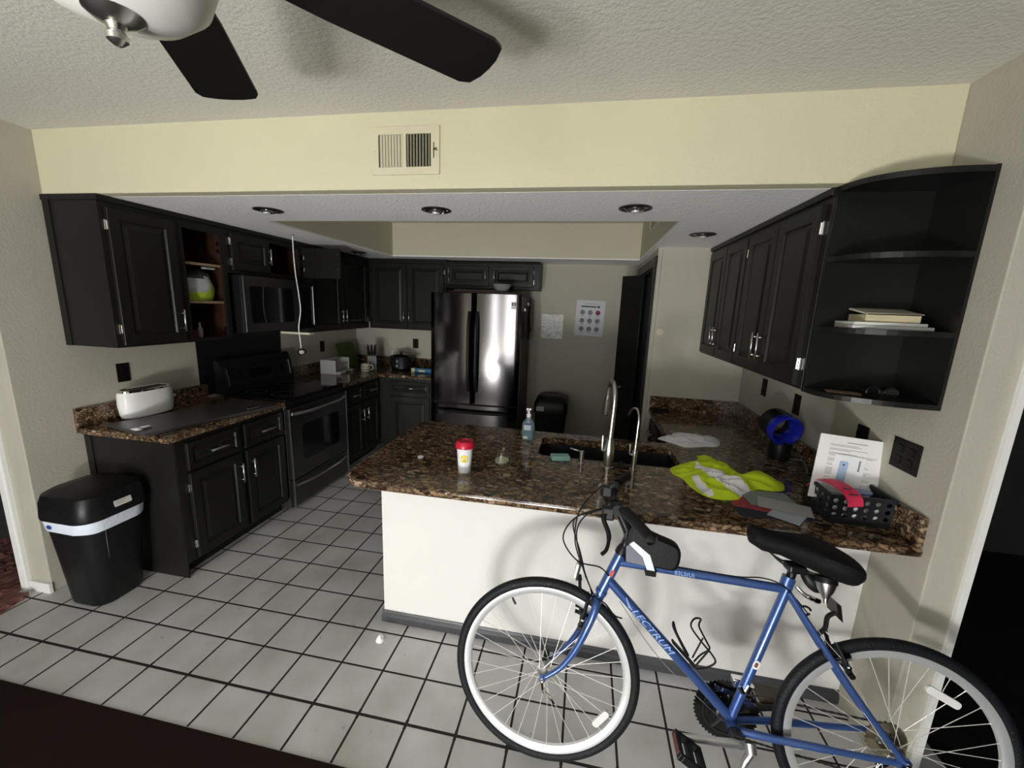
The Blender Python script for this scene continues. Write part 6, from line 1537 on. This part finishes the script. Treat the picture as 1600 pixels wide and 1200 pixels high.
# derailleurs
b = BM(); tube(b, [Wb(0.684, 0.080, 0.0), Wb(0.693, 0.105, 0.0)], 0.0185, 14); box(b, 0.650, 0.690, 0.070, 0.100, -0.045, -0.012, MB_, bev=0.004); tube(b, [Wb(0.664, 0.095, 0.010), Wb(0.672, 0.078, 0.018)], 0.008, 8); fd_ = obj('front_derailleur', b, SHINY, bike)
b = BM(); prism(b, [(0.60, 0.050), (0.70, 0.030), (0.74, 0.005), (0.72, -0.01), (0.68, 0.015), (0.60, 0.035)], -0.062, -0.059, MB_); prism(b, [(0.60, 0.050), (0.70, 0.030), (0.74, 0.005), (0.72, -0.01), (0.68, 0.015), (0.60, 0.035)], -0.042, -0.040, MB_); box(b, 0.70, 0.72, 0.012, 0.022, -0.060, -0.040, MB_); obj('derailleur_cage', b, SHINY, fd_)
b = BM(); tube(b, smooth_path([Wb(1.125, -0.015, -0.066), Wb(1.150, -0.045, -0.070), Wb(1.135, -0.085, -0.062)], 4), 0.011, 10); rd = obj('rear_derailleur', b, DKST, bike)
b = BM(); prism(b, [(1.120, -0.080), (1.142, -0.080), (1.128, -0.165), (1.100, -0.160)], -0.052, -0.050, MB_)
for (p, rr) in (((1.128, -0.090), 0.017), ((1.112, -0.150), 0.017)): tube(b, [Wb(*p, -0.050), Wb(*p, -0.040)], rr, 14)
obj('derailleur_cage', b, BLACKP, rd)
# kickstand
b = BM(); tube(b, [Wb(0.700, -0.075, 0.030), Wb(0.702, -0.100, 0.045)], [0.020, 0.018], 14); ks = obj('kickstand_mount', b, ALU, bike)
b = BM(); g0 = Wb(0.700, -0.098, 0.045); foot = Vector((g0.x-0.075, g0.y-0.115, 0.010)); tube(b, smooth_path([g0, g0.lerp(foot, 0.15)+Vector((-0.012, 0, 0)), g0.lerp(foot, 0.5)+Vector((-0.008, 0, 0)), foot], 4), [0.013]*4+[0.009]*9, 10); obj('kickstand_leg', b, ALU, ks)
# bottle cage
b = BM()
tube(b, smooth_path([Wb(0.498, 0.150, 0.015), Wb(0.455, 0.220, 0.012), Wb(0.437, 0.252, 0.004), Wb(0.440, 0.262, -0.008), Wb(0.455, 0.222, -0.014), Wb(0.500, 0.150, -0.014)], 5), 0.0032, 8)
tube(b, smooth_path([Wb(0.520, 0.130, 0.018), Wb(0.545, 0.150, 0.034), Wb(0.572, 0.175, 0.036), Wb(0.560, 0.200, 0.036), Wb(0.520, 0.240, 0.034), Wb(0.492, 0.272, 0.016), Wb(0.505, 0.292, 0.0), Wb(0.530, 0.285, -0.018), Wb(0.530, 0.252, -0.030), Wb(0.560, 0.200, -0.036), Wb(0.572, 0.175, -0.036), Wb(0.545, 0.150, -0.034), Wb(0.520, 0.130, -0.018)], 5), 0.0032, 8)
tube(b, [Wb(0.548, 0.210, 0.036), Wb(0.515, 0.140, 0.022)], 0.003, 8); tube(b, [Wb(0.548, 0.210, -0.036), Wb(0.515, 0.140, -0.022)], 0.003, 8)
box(b, 0, 0.11, 0.016, 0.024, -0.011, 0.011, axes_M(Wb(0.425, 0.185), d1, BN.cross(d1).normalized(), BN), bev=0.003)
obj('bottle_cage', b, BLACKP, bike)
# top tube bag (rests on the bicycle: a thing of its own)
bag = thing('bike_bag', 'black and grey top tube bag with white band behind the handlebars', 'bag', Wb(0.34, 0.465))
side = [(0.254, 0.466), (0.285, 0.463), (0.405, 0.455), (0.428, 0.464), (0.438, 0.490), (0.438, 0.525), (0.424, 0.543), (0.395, 0.553), (0.340, 0.570), (0.300, 0.592), (0.272, 0.597), (0.256, 0.560)]
def bag_loft(bm, poly, n0, n1, edge=0.010):
    c = Vector((sum(p[0] for p in poly)/len(poly), sum(p[1] for p in poly)/len(poly)))
    rings = []
    for ins, n in ((0.86, n0), (0.97, n0+edge*0.4), (1.0, n0+edge), (1.0, n1-edge), (0.97, n1-edge*0.4), (0.86, n1)):
        rings.append([Wb(c.x+(p[0]-c.x)*ins, c.y+(p[1]-c.y)*ins, n) for p in poly])
    quad_faces(bm, rings)
sp_ = [(p.x, p.y) for p in smooth_path([Vector((x, y, 0)) for x, y in side], 3, closed=True)]
b = BM(); bag_loft(b, sp_, -0.036, 0.032, 0.014); obj('body', b, mat('black_bag_fabric', (0.007, 0.007, 0.008), 0.5, spec=0.3, bump=0.3, bscale=260), bag)
b = BM(); prism(b, [(0.258, 0.466), (0.330, 0.462), (0.314, 0.492), (0.266, 0.528), (0.254, 0.520)], 0.0315, 0.0330, MB_); obj('side_panel', b, mat('grey_bag_panel', (0.15, 0.16, 0.20), 0.5), bag)
WB = mat('white_reflective_band', (0.75, 0.80, 0.90), 0.35)
b = BM(); prism(b, [(0.330, 0.448), (0.356, 0.450), (0.336, 0.502), (0.278, 0.542), (0.264, 0.530), (0.312, 0.492)], 0.0317, 0.0336, MB_); obj('white_band', b, WB, bag)
b = BM(); box(b, 0.326, 0.362, 0.428, 0.452, -0.026, 0.034, MB_, bev=0.003); obj('strap', b, BLACKM, bag)
